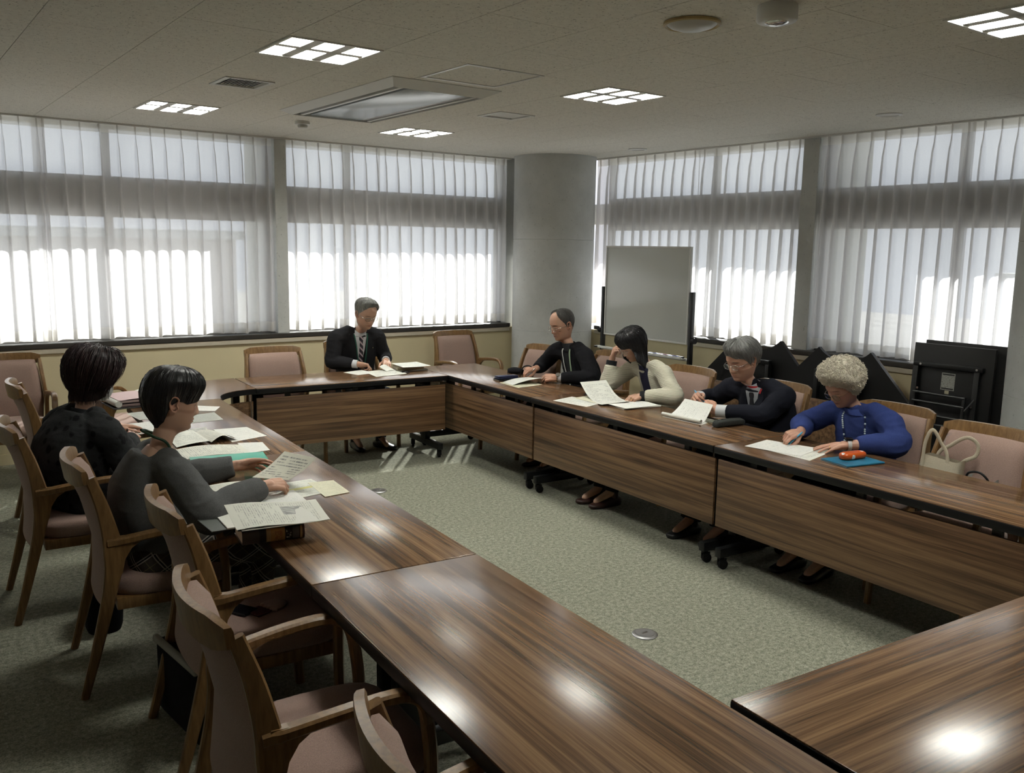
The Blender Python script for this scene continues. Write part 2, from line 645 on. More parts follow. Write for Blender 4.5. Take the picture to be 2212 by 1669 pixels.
window('y', 4.705, 7.2, [5.75])
window('y', 2.25, 4.555, [3.42])

# ------------------------------------------------------------------ ceiling tiles
PX, PY, TX0 = 0.4865, 0.90, 0.70
LIGHTS = [(1.92, 4.265), (1.92, 6.675), (3.872, 4.265), (3.872, 6.69), (3.872, 1.815), (1.92, 1.815)]
LW, LD = 0.478, 0.448
holes = [(x - LW / 2, x + LW / 2, y - LD / 2, y + LD / 2) for x, y in LIGHTS]
AC = (2.545, 3.225, 4.63, 6.225)
HATCH = (2.645, 3.15, 4.035, 4.51)
VENTS = [(1.79, 2.075, 5.245, 5.54), (3.72, 4.02, 5.255, 5.53)]
cuts_ = holes + [AC, HATCH] + VENTS
GAP = 0.0016
shared = None
for ix in range(-5, 13):
    x0 = TX0 + ix * PX
    x1 = min(x0 + PX, XW + .02)
    if x0 > XW:
        continue
    off = 4.485 if ix % 2 == 0 else 4.035
    for iy in range(-7, 5):
        y0 = off + iy * PY
        y1 = min(y0 + PY, YW + .02)
        if y0 > YW or y1 < Y0:
            continue
        full = (x1 - x0 > PX - 1e-5) and (y1 - y0 > PY - 1e-5)
        rs = [(GAP, x1 - x0 - GAP, GAP, y1 - y0 - GAP)]
        hit = False
        for (a, b, c, d) in cuts_:
            if a < x1 and b > x0 and c < y1 and d > y0:
                hit = True
                rs = rectsub(rs, (a - x0 - .001, b - x0 + .001, c - y0 - .001, d - y0 + .001))
        if not rs:
            continue
        if full and not hit and shared is not None:
            o = bpy.data.objects.new('ceiling_tile', shared)
            COL.objects.link(o)
            o.parent = cl
        else:
            mb = MB()
            for r in rs:
                mb.box(r[0], r[1], r[2], r[3], 0, 0.014)
            o = mb.build('ceiling_tile', 'tile', cl)
            if full and not hit:
                shared = o.data
        o.location = (x0, y0, ZC)

# recessed louvre lights
def make_light():
    root = empty('ceiling_light')
    w2, d2 = LW / 2, LD / 2
    mb = MB()
    t = .014
    mb.box(-w2, w2, -d2, -d2 + t, -.006, .09).box(-w2, w2, d2 - t, d2, -.006, .09).box(-w2, -w2 + t, -d2 + t, d2 - t, -.006, .09).box(w2 - t, w2, -d2 + t, d2 - t, -.006, .09)
    mb.box(-w2, w2, -d2, d2, .09, .1)
    mb.build('housing', 'white', root)
    MB().box(-w2 + t, w2 - t, -d2 + t, d2 - t, .078, .084).build('diffuser', 'lamp', root)
    def blade(x0, x1, y0, y1, along):
        b = MB()
        h = .055
        if along == 'x':
            b.add([(x0, y0, 0), (x1, y0, 0), (x1, y1, 0), (x0, y1, 0), (x0, (y0 + y1) / 2, h), (x1, (y0 + y1) / 2, h)], [(0, 3, 2, 1), (0, 1, 5, 4), (3, 4, 5, 2), (0, 4, 3), (1, 2, 5)])
        else:
            b.add([(x0, y0, 0), (x1, y0, 0), (x1, y1, 0), (x0, y1, 0), ((x0 + x1) / 2, y0, h), ((x0 + x1) / 2, y1, h)], [(0, 3, 2, 1), (0, 4, 5, 3), (1, 2, 5, 4), (0, 1, 4), (3, 5, 2)])
        b.build('louver_blade', 'white', root)
    for x in (-LW / 6, LW / 6):
        blade(x - .028, x + .028, -d2 + t, d2 - t, 'y')
    blade(-w2 + t, w2 - t, -.026, .026, 'x')
    return root
LL = ['louvre ceiling light over the bare near end of the table beside the big access panel', 'louvre ceiling light closest to the curtains of the leftmost window',
      'louvre ceiling light over the ring of tables, right of the air conditioner', 'louvre ceiling light behind the air conditioner, nearest to the man in suit',
      'louvre ceiling light cut off by the top right corner of the photo', 'louvre ceiling light above the photographer']
LL[0] = 'largest wholly visible louvre ceiling light, in front of the air conditioner'
pl = make_light()
for i, (x, y) in enumerate(LIGHTS):
    o = pl if i == 0 else copy_tree(pl)
    o.location = (x, y, ZC)
    tag(o, LL[i], 'ceiling light', 'recessed louvre ceiling lights')

# ceiling cassette air conditioner
ac = tag(empty('air_conditioner', (AC[0], AC[2], ZC)), 'large white ceiling cassette air conditioner with glossy grey panel and dark slots', 'air conditioner')
W_, D_ = AC[1] - AC[0], AC[3] - AC[2]
mb = MB()
def ringframe(mb, o0, o1, i0, i1, z_out, z_in, top):
    a = [(o0[0], o0[1]), (o1[0], o0[1]), (o1[0], o1[1]), (o0[0], o1[1])]
    b = [(i0[0], i0[1]), (i1[0], i0[1]), (i1[0], i1[1]), (i0[0], i1[1])]
    rings = [[(x, y, top) for x, y in a], [(x, y, z_out) for x, y in a], [(x, y, z_in) for x, y in b], [(x, y, top) for x, y in b]]
    mb.loft(rings, True, False)
    n = 4
ringframe(mb, (-.035, -.035), (W_ + .035, D_ + .035), (.03, .075), (W_ - .03, D_ - .045), -.004, -.038, .0)
mb.build('bezel', 'whiteplastic', ac)
MB().box(0.0, W_, 0.0, D_, .0, .012).build('body', 'black', ac)
MB().rbox(.155, W_ - .125, .09, D_ - .06, -.03, -.002, .006).build('return_panel', plain('ac_panel_grey', (0.30, 0.34, 0.37), 0.22, 0.5), ac, 35)
for x0, x1 in ((.085, .112), (W_ - .075, W_ - .055)):
    MB().rbox(x0, x1, .08, D_ - .05, -.034, -.004, .004).build('air_vane', 'whiteplastic', ac, 35)
MB().rbox(W_ - .12, W_ - .085, .08, D_ - .05, -.026, -.004, .004).build('air_vane', 'sash', ac, 35)

# access hatch: an aluminium frame round a piece of tile
ha = tag(empty('access_hatch', (HATCH[0], HATCH[2], ZC)), 'square ceiling access hatch with thin aluminium rim beside air conditioner', 'access hatch')
w_, d_ = HATCH[1] - HATCH[0], HATCH[3] - HATCH[2]
mb = MB()
ringframe(mb, (0, 0), (w_, d_), (.016, .016), (w_ - .016, d_ - .016), -.004, -.004, .012)
mb.build('frame', plain('hatch_aluminium', (0.62, 0.62, 0.60), 0.35, 0.5), ha)
MB().box(.018, w_ - .018, .018, d_ - .018, 0.0, .012).build('panel', 'tile', ha)
MB().cyl((w_ * .42, .009, -.007), .005, .004, 10).build('catch', 'steel', ha)

# two slatted air vents
def vent(r, lab, dark):
    o = tag(empty('air_vent', (r[0], r[2], ZC)), lab, 'air vent', 'slatted ceiling air vents')
    w_, d_ = r[1] - r[0], r[3] - r[2]
    mb = MB()
    ringframe(mb, (-.004, -.004), (w_ + .004, d_ + .004), (.022, .022), (w_ - .022, d_ - .022), -.006, -.006, .01)
    mb.build('frame', 'whiteplastic', o)
    MB().box(0, w_, 0, d_, .05, .06).build('duct', 'black', o)
    n = 13
    first = None
    for k in range(n):
        x = .03 + (w_ - .06) * k / (n - 1)
        if first is None:
            T = Matrix.Rotation(R_(-38 if dark else 38), 4, 'Y')
            s = MB().box(-.010, .010, .022, d_ - .022, -.001, .001, T=T).build('slat', 'whiteplastic', o)
            first = s
        else:
            s = first.copy()
            COL.objects.link(s)
            s.parent = o
        s.location = (x, 0, .008)
vent(VENTS[0], 'square slatted ceiling vent with dark gaps left of the air conditioner', True)
vent(VENTS[1], 'square slatted ceiling vent with closed pale slats right of the air conditioner', False)

def ceil_disc(name, x, y, parts, lab, cat, group=None):
    o = tag(empty(name, (x, y, ZC)), lab, cat, group)
    for nm, prof, mt in parts:
        MB().lathe(prof, n=40).build(nm, mt, o, 50)
    return o
M['cream2'] = plain('yellowed_plastic', (0.42, 0.32, 0.15), 0.4, 0.4)
M['metalmesh'] = plain('pale_grille', (0.48, 0.48, 0.46), 0.35, 0.5)
ceil_disc('ceiling_speaker', 2.893, 2.712, [('rim', [(.108, 0), (.118, -.002), (.120, -.012), (.112, -.016), (.104, -.012), (.104, -.004)], 'cream2'),
          ('dome', [(.0, -.034), (.03, -.033), (.06, -.029), (.09, -.019), (.106, -.008), (.106, -.002)], 'metalmesh')], 'round shallow domed ceiling speaker with yellowed rim', 'speaker')
ceil_disc('dome_camera', 2.95, 2.325, [('base', [(.0, -.0005), (.076, -.0005), (.078, -.02), (.078, -.055), (.072, -.062), (.05, -.064), (.0, -.064)], 'whiteplastic'),
          ('lens_window', [(.0, -.076), (.025, -.074), (.042, -.068), (.046, -.0645), (.0, -.0645)], 'chrome')], 'white cylindrical ceiling sensor with shiny round lens at the top edge', 'ceiling sensor')
ceil_disc('smoke_detector', 2.885, 6.735, [('base', [(.0, -.0005), (.056, -.0005), (.058, -.022), (.05, -.026), (.0, -.026)], 'whiteplastic'),
          ('sensing_cap', [(.0, -.052), (.03, -.05), (.038, -.042), (.038, -.0265), (.0, -.0265)], 'metalmesh')], 'small white smoke detector between air conditioner and left curtains', 'smoke detector')
for i, (x, y) in enumerate(((5.775, 3.563), (6.06, 6.30))):
    ceil_disc('downlight', x, y, [('rim', [(.060, 0), (.088, -.001), (.088, -.006), (.064, -.010), (.058, -.004)], 'whiteplastic'), ('baffle', [(.0, -.001), (.058, -.001), (.058, -.003), (.0, -.002)], 'sash')],
              ['unlit round ceiling downlight in front of the far right window', 'unlit round ceiling downlight closest to the round pillar and whiteboard'][i], 'downlight', 'unlit round downlights')

# ------------------------------------------------------------------ sheer curtains
def curtain(name, lab, p0, p1, nrm, seed, z0=0.962, pitch=0.127, amp=1.0, squeeze=None):
    rnd = random.Random(seed)
    p0, p1 = Vector(p0), Vector(p1)
    L = (p1 - p0).length
    d = (p1 - p0) / L
    n = max(2, int(round(L / pitch)))
    nrm = Vector(nrm)
    base = [(0, 0), (.20, .0), (.38, .02), (.46, .10), (.515, .34), (.505, .62), (.525, .86), (.60, 1.0), (.68, .90), (.705, .64), (.69, .36), (.735, .12), (.83, .02)]
    rows = [(2.688, .30, .42), (2.655, .28, .40), (2.622, .24, .34), (2.618, .24, .34), (2.575, .20, .42), (2.50, .62, .62), (2.36, .78, .75), (2.15, .85, .85), (1.85, .95, .95), (1.5, 1.0, 1.0), (1.2, 1.0, 1.05), (1.055, 1.0, 1.06), (1.052, 1.0, 1.06), (z0 + .03, 1.0, 1.06), (z0, 1.0, 1.06)]
    bounds = [0.0]
    for k in range(n):
        bounds.append(bounds[-1] + rnd.uniform(.82, 1.18))
    sc = L / bounds[-1]
    bounds = [b * sc for b in bounds]
    jit = [(rnd.uniform(.75, 1.25), rnd.uniform(-.5, .5), rnd.uniform(.8, 1.3), rnd.uniform(-.25, .25)) for _ in range(n)]
    mb = MB()
    rings = []
    for (z, ws, ds) in rows:
        ring = []
        low = max(0, min(1, (2.6 - z) / 1.5))
        for k in range(n):
            a, b = bounds[k], bounds[k + 1]
            pw = b - a
            ja, jb, jc, jd = jit[k]
            for (t, h) in base:
                tt = .60 + (t - .60) * (ws * (1 + .0 * low)) if t > .3 and t < .9 else t
                hh = h * ds
                if t > .3:
                    hh *= (1 + (ja - 1) * low)
                x = a + pw * (tt + jd * .35 * low * (1 if .3 < t < .9 else .3))
                y = hh * .072 * amp + .010 * math.sin(x * 9 + seed + z * 1.3) * low
                y -= .014 * (1 - abs(2 * min(1, t / .42) - 1)) * (1 if t < .42 else 0) * low
                ring.append(p0 + d * x + nrm * y + Vector((0, 0, z + (0.006 * math.sin(k * 2.1 + seed) if z < 1.0 else 0))))
        ring.append(p0 + d * L + Vector((0, 0, z)))
        rings.append(ring)
    for i in range(len(rings) - 1):
        zc = (rows[i][0] + rows[i + 1][0]) / 2
        mi = 1 if (zc > 2.62 or zc < 1.053) else 0
        mb.loft([rings[i], rings[i + 1]], False, False, mi)
    me = bpy.data.meshes.new(name)
    me.from_pydata([tuple(p) for p in mb.v], [], mb.f)
    me.materials.append(M['curtain'])
    me.materials.append(M['curtain_hem'])
    me.polygons.foreach_set('material_index', mb.mi)
    bm = bmesh.new()
    bm.from_mesh(me)
    bmesh.ops.remove_doubles(bm, verts=bm.verts, dist=1e-5)
    bm.to_mesh(me)
    bm.free()
    me.polygons.foreach_set('use_smooth', [True] * len(me.polygons))
    o = bpy.data.objects.new(name, me)
    COL.objects.link(o)
    tag(o, lab, 'curtain', 'pleated sheer window curtains')
    return o
CY, CX = YW + .055, XW + .055
curtain('curtain', 'white sheer curtain panel whose gathered edge meets its neighbour in the leftmost window', (-1.6, CY, 0), (1.26, CY - .015, 0), (0, -1, 0), 3)
curtain('curtain', 'wide white sheer curtain panel hanging left of the narrow grey pier behind both women', (1.17, CY + .012, 0), (3.09, CY, 0), (0, -1, 0), 5)
curtain('curtain', 'white sheer curtain panel just right of the grey pier beside the man in suit', (3.215, CY, 0), (4.18, CY, 0), (0, -1, 0), 8)
curtain('curtain', 'white sheer curtain panel between the man in suit and the round pillar', (4.16, CY + .01, 0), (5.70, CY, 0), (0, -1, 0), 11)
curtain('curtain', 'white sheer curtain panel hanging behind the whiteboard next to the round pillar', (CX, 7.30, 0), (CX, 5.86, 0), (-1, 0, 0), 14)
curtain('curtain', 'white sheer curtain panel hanging between whiteboard and concrete pier', (CX + .01, 5.88, 0), (CX, 4.71, 0), (-1, 0, 0), 17)
curtain('curtain', 'white sheer curtain panel hanging right of the concrete pier above the folded corner tables', (CX, 4.545, 0), (CX, 3.30, 0), (-1, 0, 0), 21)
curtain('curtain', 'white sheer curtain panel hanging behind the upright folded tables', (CX + .01, 3.32, 0), (CX, 2.35, 0), (-1, 0, 0), 26)

# ------------------------------------------------------------------ outdoors
M['ext_wall'] = plain('pale_render', (0.50, 0.47, 0.43), 0.9, 0.1)
M['ext_ground'] = plain('pale_paving', (0.36, 0.35, 0.33), 0.95, 0.1, .15, .6)
og = MB()
og.box(-60, 70, YW + .5, 90, -3.3, -3.2)
og.box(XW + .5, 70, -40, YW + .5, -3.3, -3.2)
struct(og.build('ground', 'ext_ground'))
def building(name, lab, x0, x1, y0, y1, zt):
    b = tag(empty(name, ((x0 + x1) / 2, (y0 + y1) / 2, -3.2)), lab, 'building')
    hx, hy = (x1 - x0) / 2, (y1 - y0) / 2
    h = zt + 3.2
    MB().box(-hx, hx, -hy, hy, 0, h - .25).build('wall', 'ext_wall', b)
    MB().box(-hx - .2, hx + .2, -hy - .2, hy + .2, h - .25, h).build('roof', 'concrete', b)
    for k in range(int(hx * 2 // 2.4)):
        MB().box(-hx + .6 + k * 2.4, -hx + 2.0 + k * 2.4, -hy - .03, -hy + .02, h - 2.6, h - 1.1).build('window', 'sash', b)
    return b
building('neighbour_building', 'pale low building dimly visible outside through the left sheer curtains', -14, 9, 26, 34, 2.1)
building('neighbour_building', 'pale low building outside beyond the right sheer curtains', 30, 40, -12, 14, 1.2)
# ------------------------------------------------------------------ tables
TZ = 0.70
def caster(parent, x, y, rz):
    f = MB()
    f.cyl((0, 0, .058), .011, .03, 12)
    f.rbox(-.03, .012, -.016, -.010, .022, .066, .002)
    f.rbox(-.03, .012, .010, .016, .022, .066, .002)
    f.rbox(-.022, .012, -.016, .016, .056, .066, .002)
    f.cyl((-.016, -.0095, .027), .027, .008, 24, 'Y')
    f.cyl((-.016, .0015, .027), .027, .008, 24, 'Y')
    c = f.build('caster', 'rubber', parent, 40)
    c.location = (x, y, 0)
    c.rotation_euler = (0, 0, rz)
    return c
def table_leg(root, x, first=None):
    mb = MB()
    mb.rbox(-.026, .026, -.045, .045, .12, .655, .004)
    mb.rbox(-.035, .035, -.20, .20, .640, .662, .003)
    leg = mb.build('leg', 'blackmetal', root, 40)
    leg.location = (x, 0, 0)
    MB().rbox(-.021, .021, -.275, .290, .072, .125, .003).build('foot', 'blackmetal', leg, 40)
    caster(leg, 0, .265, R_(75))
    caster(leg, 0, -.245, R_(250))
    return leg
def make_table(L, W=0.60):
    root = empty('folding_table')
    h = L / 2
    MB().rbox(-h + .002, h - .002, -W / 2 + .002, W / 2 - .002, .6925, TZ, .002).build('tabletop', 'lam', root, 40)
    MB().rbox(-h + .0005, h - .0005, -W / 2, W / 2, .658, .6965, .004).build('edge_band', 'black', root, 40)
    MB().rbox(-h + .008, h - .008, W / 2 - .047, W / 2 - .030, .238, .622, .003).build('modesty_panel', 'lam_panel', root, 40)
    for x in (-h + .25, 0, h - .25):
        MB().box(x - .02, x + .02, W / 2 - .07, W / 2 - .047, .50, .66).build('panel_bracket', 'blackmetal', root)
    MB().rbox(-h + .06, h - .06, -.02, .02, .60, .655, .003).build('frame_beam', 'blackmetal', root, 40)
    for s in (-1, 1):
        table_leg(root, s * (h - .06))
    MB().tube([(-h + .05, W / 2 - .06, .30), (-h + .05, W / 2 - .06, .64)], .007, 8).build('latch_rod', 'chrome', root, 40)
    return root
tab18 = make_table(1.797)
tab16 = make_table(1.595)
def place_table(proto, used, x, y, rz, lab):
    o = proto if not used else copy_tree(proto)
    o.location = (x, y, 0)
    o.rotation_euler = (0, 0, rz)
    tag(o, lab, 'table', 'wheeled tables set in a ring')
    return o
aR, aL, aF = R_(3.2), R_(4.4), R_(4.1)
def right_center(y):
    return (3.743 + .0559 * (y - 3.229) + .30 * math.cos(aR), y - .30 * math.sin(aR))
def left_center(y):
    return (1.814 + .077 * (y - 4.265) - .30 * math.cos(aL), y + .30 * math.sin(aL))
used = False
for y, lab in ((5.905, 'wood topped wheeled table by the round pillar, used by the balding man'),
               (4.105, 'wood topped wheeled table shared by the woman in cream cardigan and grey haired man'),
               (2.305, 'wood topped wheeled table under the arms of the woman in blue sweater')):
    x, yy = right_center(y)
    place_table(tab18, used, x, yy, math.pi / 2 - aR, lab)
    used = True
for y, lab in ((5.155, 'wood topped wheeled table in front of the woman in black patterned jacket'),
               (3.369, 'wood topped wheeled table in front of the woman in grey sweater, carrying two thick books'),
               (1.575, 'bare wood topped wheeled table beside the two empty chairs at the front')):
    x, yy = left_center(y)
    place_table(tab18, True, x, yy, -math.pi / 2 - aL, lab)
cxn = (1.608 + .9 * math.cos(aF) - .30 * math.sin(aF), 1.288 - .9 * math.sin(aF) - .30 * math.cos(aF))
place_table(tab18, True, cxn[0], cxn[1], -aF, 'bare wood topped wheeled table closing the ring at the bottom right corner')
cxf = (3.903 - .7975 * math.cos(aF) + .30 * math.sin(aF), 6.214 + .7975 * math.sin(aF) + .30 * math.cos(aF))
place_table(tab16, False, cxf[0], cxf[1], math.pi - aF, 'wood topped wheeled table at the far side, used by the man in suit')

def fan(r0, r1, a0, a1, n=20):
    return [(r0 * math.cos(lerp(a0, a1, i / n)), r0 * math.sin(lerp(a0, a1, i / n))) for i in range(n + 1)] + \
           [(r1 * math.cos(lerp(a1, a0, i / n)), r1 * math.sin(lerp(a1, a0, i / n))) for i in range(n + 1)]
ct = tag(empty('corner_table', (2.285, 6.015, 0), -aF), 'fan shaped wood topped corner table with curved inner edge beside the pink folder', 'table')
MB().prism(fan(.327, .913, math.pi / 2 + .004, math.pi - .004), .6925, TZ).build('tabletop', 'lam', ct)
MB().prism(fan(.324, .916, math.pi / 2 + .002, math.pi - .002), .658, .6965).build('edge_band', 'black', ct)
MB().prism(fan(.36, .375, math.pi / 2 + .03, math.pi - .03), .238, .60).build('modesty_panel', 'lam_panel', ct)
for a in (math.pi / 2 + .12, math.pi - .12):
    lg = MB()
    lg.rbox(-.026, .026, -.026, .026, .12, .655, .004)
    o = lg.build('leg', 'blackmetal', ct, 40)
    o.location = (.62 * math.cos(a), .62 * math.sin(a), 0)
    o.rotation_euler = (0, 0, a)
    MB().rbox(-.22, .22, -.021, .021, .072, .125, .003).build('foot', 'blackmetal', o, 40)
    caster(o, .2, 0, 0)
    caster(o, -.2, 0, 2)
MB().tube([(-.03, .345, .30), (-.03, .345, .655)], .008, 8).build('latch_rod', 'chrome', ct, 40)

# ------------------------------------------------------------------ chairs
def make_chair():
    root = empty('armchair')
    prof = catmull([(-.335, 0, 0), (-.285, 0, .18), (-.225, 0, .42), (-.205, 0, .57), (-.232, 0, .74), (-.272, 0, .868)], 5)
    def wz(z):
        return float(np.interp(z, [0, .2, .42, .57, .66, .8, .91], [.030, .040, .052, .074, .060, .044, .036]))
    for s in (-1, 1):
        pts = [Vector((p.x, s * float(np.interp(p.z, [0, .57, .91], [.250, .252, .222])), p.z)) for p in prof]
        MB().rect(pts, [wz(p.z) for p in pts], .026, (0, 1, 0)).build('back_post', 'oak', root, 40)
        ap = catmull([(-.225, s * .252, .612), (-.15, s * .256, .620), (-.02, s * .266, .636), (.09, s * .268, .643), (.150, s * .266, .632), (.186, s * .262, .597), (.200, s * .258, .545)], 5)
        mb = MB()
        mb.rect(ap, [.034] * 4 + [.030] * (len(ap) - 4), [.030] * 3 + [.040] * (len(ap) - 5) + [.034, .032], (0, 1, 0))
        poly = [(-.205, .635), (-.05, .63), (-.10, .612), (-.140, .585), (-.165, .545), (-.178, .49), (-.20, .45), (-.23, .52)]
        T = Matrix(((1, 0, 0, 0), (0, 0, 1, s * .252 - .012), (0, 1, 0, 0), (0, 0, 0, 1)))
        mb.prism(poly, 0, .024, 0, T)
        mb.build('armrest', 'oak', root, 40)
        lp = catmull([(.198, s * .258, .56), (.212, s * .255, .44), (.216, s * .25, .25), (.230, s * .248, 0)], 5)
        MB().rect(lp, [.034] * len(lp), [.030] * len(lp), (0, 1, 0)).build('leg', 'oak', root, 40)
    # curved top rail
    rp = []
    n = 16
    for i in range(n + 1):
        y = -.238 + .476 * i / n
        rp.append(Vector((-.287 - .052 * (1 - (y / .238) ** 2), y, .872)))
    rings = []
    for i, p in enumerate(rp):
        e = min(i, n - i) / n
        hh = .043 if e > .08 else (.036 if e > .02 else .026)
        t = .0145 if e > .02 else .011
        lean = .16
        q = []
        for (a, b) in ((-1, -1), (1, -1), (1, .6), (.75, 1), (-.75, 1), (-1, .6)):
            q.append(p + Vector((a * t - b * hh * lean, 0, b * hh)))
        rings.append(q)
    MB().loft(rings).build('top_rail', 'oak', root, 40)
    # padded back: front bulges, back is a fabric panel between the posts
    ny, nz = 14, 14
    F, B = [], []
    for k in range(nz + 1):
        t = k / nz
        z = .345 + t * (.862 - .345)
        xc = float(np.interp(z, [.345, .42, .57, .74, .905], [-.236, -.222, -.205, -.232, -.285]))
        hw = float(np.interp(z, [.345, .42, .57, .80, .862], [.205, .228, .237, .213, .196]))
        bow = float(np.interp(z, [.345, .55, .862], [.012, .03, .05]))
        fr, br = [], []
        for j in range(ny + 1):
            u = -1 + 2 * j / ny
            y = u * hw
            bx = -bow * (1 - u * u)
            edge = max(0.0, 1 - abs(u) ** 6) * min(1.0, (1 - t) / .06 + .0)
            edge = edge if z > .40 else edge * .3
            fr.append(Vector((xc + bx + .002 + .040 * (edge ** .5), y, z)))
            br.append(Vector((xc + bx - .014 - .006 * (1 - abs(u) ** 4), y, z)))
        F.append(fr)
        B.append(br)
    rings = [f + list(reversed(b)) for f, b in zip(F, B)]
    MB().loft(rings).build('backrest', 'pink', root, 60)
    # seat cushion and its wooden rail
    rings = []
    for z, sc, fo in ((.372, .93, -.01), (.378, .985, 0), (.40, 1.0, .004), (.425, 1.0, .002), (.444, .965, -.008), (.454, .86, -.02), (.458, .6, 0)):
        ring = []
        for j in range(40):
            a = 2 * math.pi * j / 40
            c, s_ = math.cos(a), math.sin(a)
            r = (abs(c) ** 5 + abs(s_) ** 5) ** (-1 / 5)
            x, y = c * r, s_ * r
            ring.append(Vector((.022 + x * .236 * sc + (fo if x > 0 else 0), y * (.236 - .012 * (x < 0) * abs(x)) * sc, z)))
        rings.append(ring)
    MB().loft(rings).build('seat', 'pink', root, 60)
    MB().rbox(-.20, .225, -.225, .225, .325, .374, .006).build('seat_rail', 'oak', root, 40)
    return root
chair0 = make_chair()
GCH = 'wooden armchairs round the tables'
CH = [
    (.83, 7.27, -92, 'empty wooden armchair by the window wall at the left edge, facing the camera'),
    (1.50, 6.98, 14, 'empty wooden armchair at the corner table, mostly hidden by the masked woman'),
    (1.02, 6.02, -4, 'empty wooden armchair seen from behind just beyond the masked woman'),
    (.82, 4.70, -3, 'wooden armchair in which the woman in black patterned jacket sits'),
    (.945, 3.78, -6, 'wooden armchair in which the woman in grey sweater sits'),
    (1.075, 3.0, -5, 'wooden armchair with phone and pouch on its seat'),
    (.925, 2.12, -5, 'empty wooden armchair with bare brown seat second from the front'),
    (1.0, 1.22, -6, 'empty wooden armchair cut off by the bottom edge, only curved back visible'),
    (2.72, 6.80, -93, 'empty wooden armchair at the far table in front of the beige wall'),
    (3.53, 7.05, -93, 'wooden armchair in which the man in suit and tie sits'),
    (4.87, 7.36, -88, 'empty wooden armchair set by the wall beside the round pillar'),
    (4.56, 6.10, 184, 'wooden armchair with small black bag next to the round pillar'),
    (4.78, 5.47, 177, 'wooden armchair in which the man with the watch and green lanyard sits'),
    (4.62, 4.46, 178, 'wooden armchair in which the woman in cream cardigan sits'),
    (4.58, 3.64, 176, 'wooden armchair in which the grey haired man with blue pen sits'),
    (4.43, 2.74, 177, 'wooden armchair in which the woman in blue sweater sits'),
    (4.24, 2.13, 176, 'wooden armchair holding the canvas tote bag'),
]
for i, (x, y, a, lab) in enumerate(CH):
    o = chair0 if i == 0 else copy_tree(chair0)
    o.location = (x, y, 0)
    o.rotation_euler = (0, 0, R_(a))
    tag(o, lab, 'chair', GCH)

# ------------------------------------------------------------------ whiteboard on a wheeled stand
wb = tag(empty('whiteboard', (5.96, 6.015, 0)), 'mobile whiteboard with grey face in black post stand by the round pillar', 'whiteboard')
nbw = NB('whiteboard_face')
nbw.bsdf((0.58, 0.60, 0.575), 0.16, 0.5)
MB().rbox(-.012, .008, -.535, .535, .945, 1.775, .002).build('board', nbw.m, wb, 40)
mb = MB()
for a, b, c, d in ((-.553, .553, 1.775, 1.793), (-.553, .553, .925, .943)):
    mb.rbox(-.018, .012, a, b, c, d, .003)
for y in (-.553, .535):
    mb.rbox(-.018, .012, y, y + .018, .943, 1.775, .003)
mb.build('frame', 'whiteplastic', wb, 40)
for s in (-1, 1):
    p = MB().rbox(-.022, .022, s * .582 - .016, s * .582 + .016, .09, 1.395, .004).build('post', 'blackmetal', wb, 40)
    MB().cyl((0, s * .600 - .002, .965), .028, s * .034, 18, 'Y').build('knob', 'black', p, 40)
    f = MB().rbox(-.26, .26, s * .582 - .016, s * .582 + .016, .062, .10, .004).build('foot', 'blackmetal', wb, 40)
    caster(f, .235, s * .582, .4)
    caster(f, -.235, s * .582, 2.2)
tr = MB().rbox(-.085, -.018, -.56, .56, .795, .803, .002)
tr.rbox(-.088, -.082, -.56, .56, .795, .818, .002)
tr.rbox(-.03, .0, -.57, .57, .78, .80, .002)
tr.build('pen_tray', 'whiteplastic', wb, 40)
MB().rbox(-.085, -.02, .50, .615, .796, .812, .004).build('tray_end', 'black', wb, 40)
mk = [('marker_black', (0.02, 0.02, 0.025)), ('marker_blue', (0.03, 0.05, 0.25)), ('marker_red', (0.35, 0.03, 0.04)), ('marker_plum', (0.16, 0.05, 0.12))]
for k in range(6):
    nm, c = mk[k % 4]
    if nm not in M:
        M[nm] = plain(nm, c, 0.4)
    y = -.50 + k * .062
    m = MB()
    m.cyl((0, -.055, .0), .0085, .085, 12, 'Y')
    m.cyl((0, .03, .0), .0095, .03, 12, 'Y')
    o = m.build('marker', nm, None, 40)
    o.location = (5.96 - .045 - .012 * (k % 2), 6.015 + y, .803 + .0096)
    o.rotation_euler = (0, 0, R_(4 * (k % 3) - 4))
    tag(o, '%s marker lying %s on the tray of the whiteboard' % (nm.split('_')[1], ['leftmost', 'second from left', 'third from left', 'fourth from left', 'fifth from left', 'rightmost'][k]), 'marker', 'markers on the whiteboard tray')

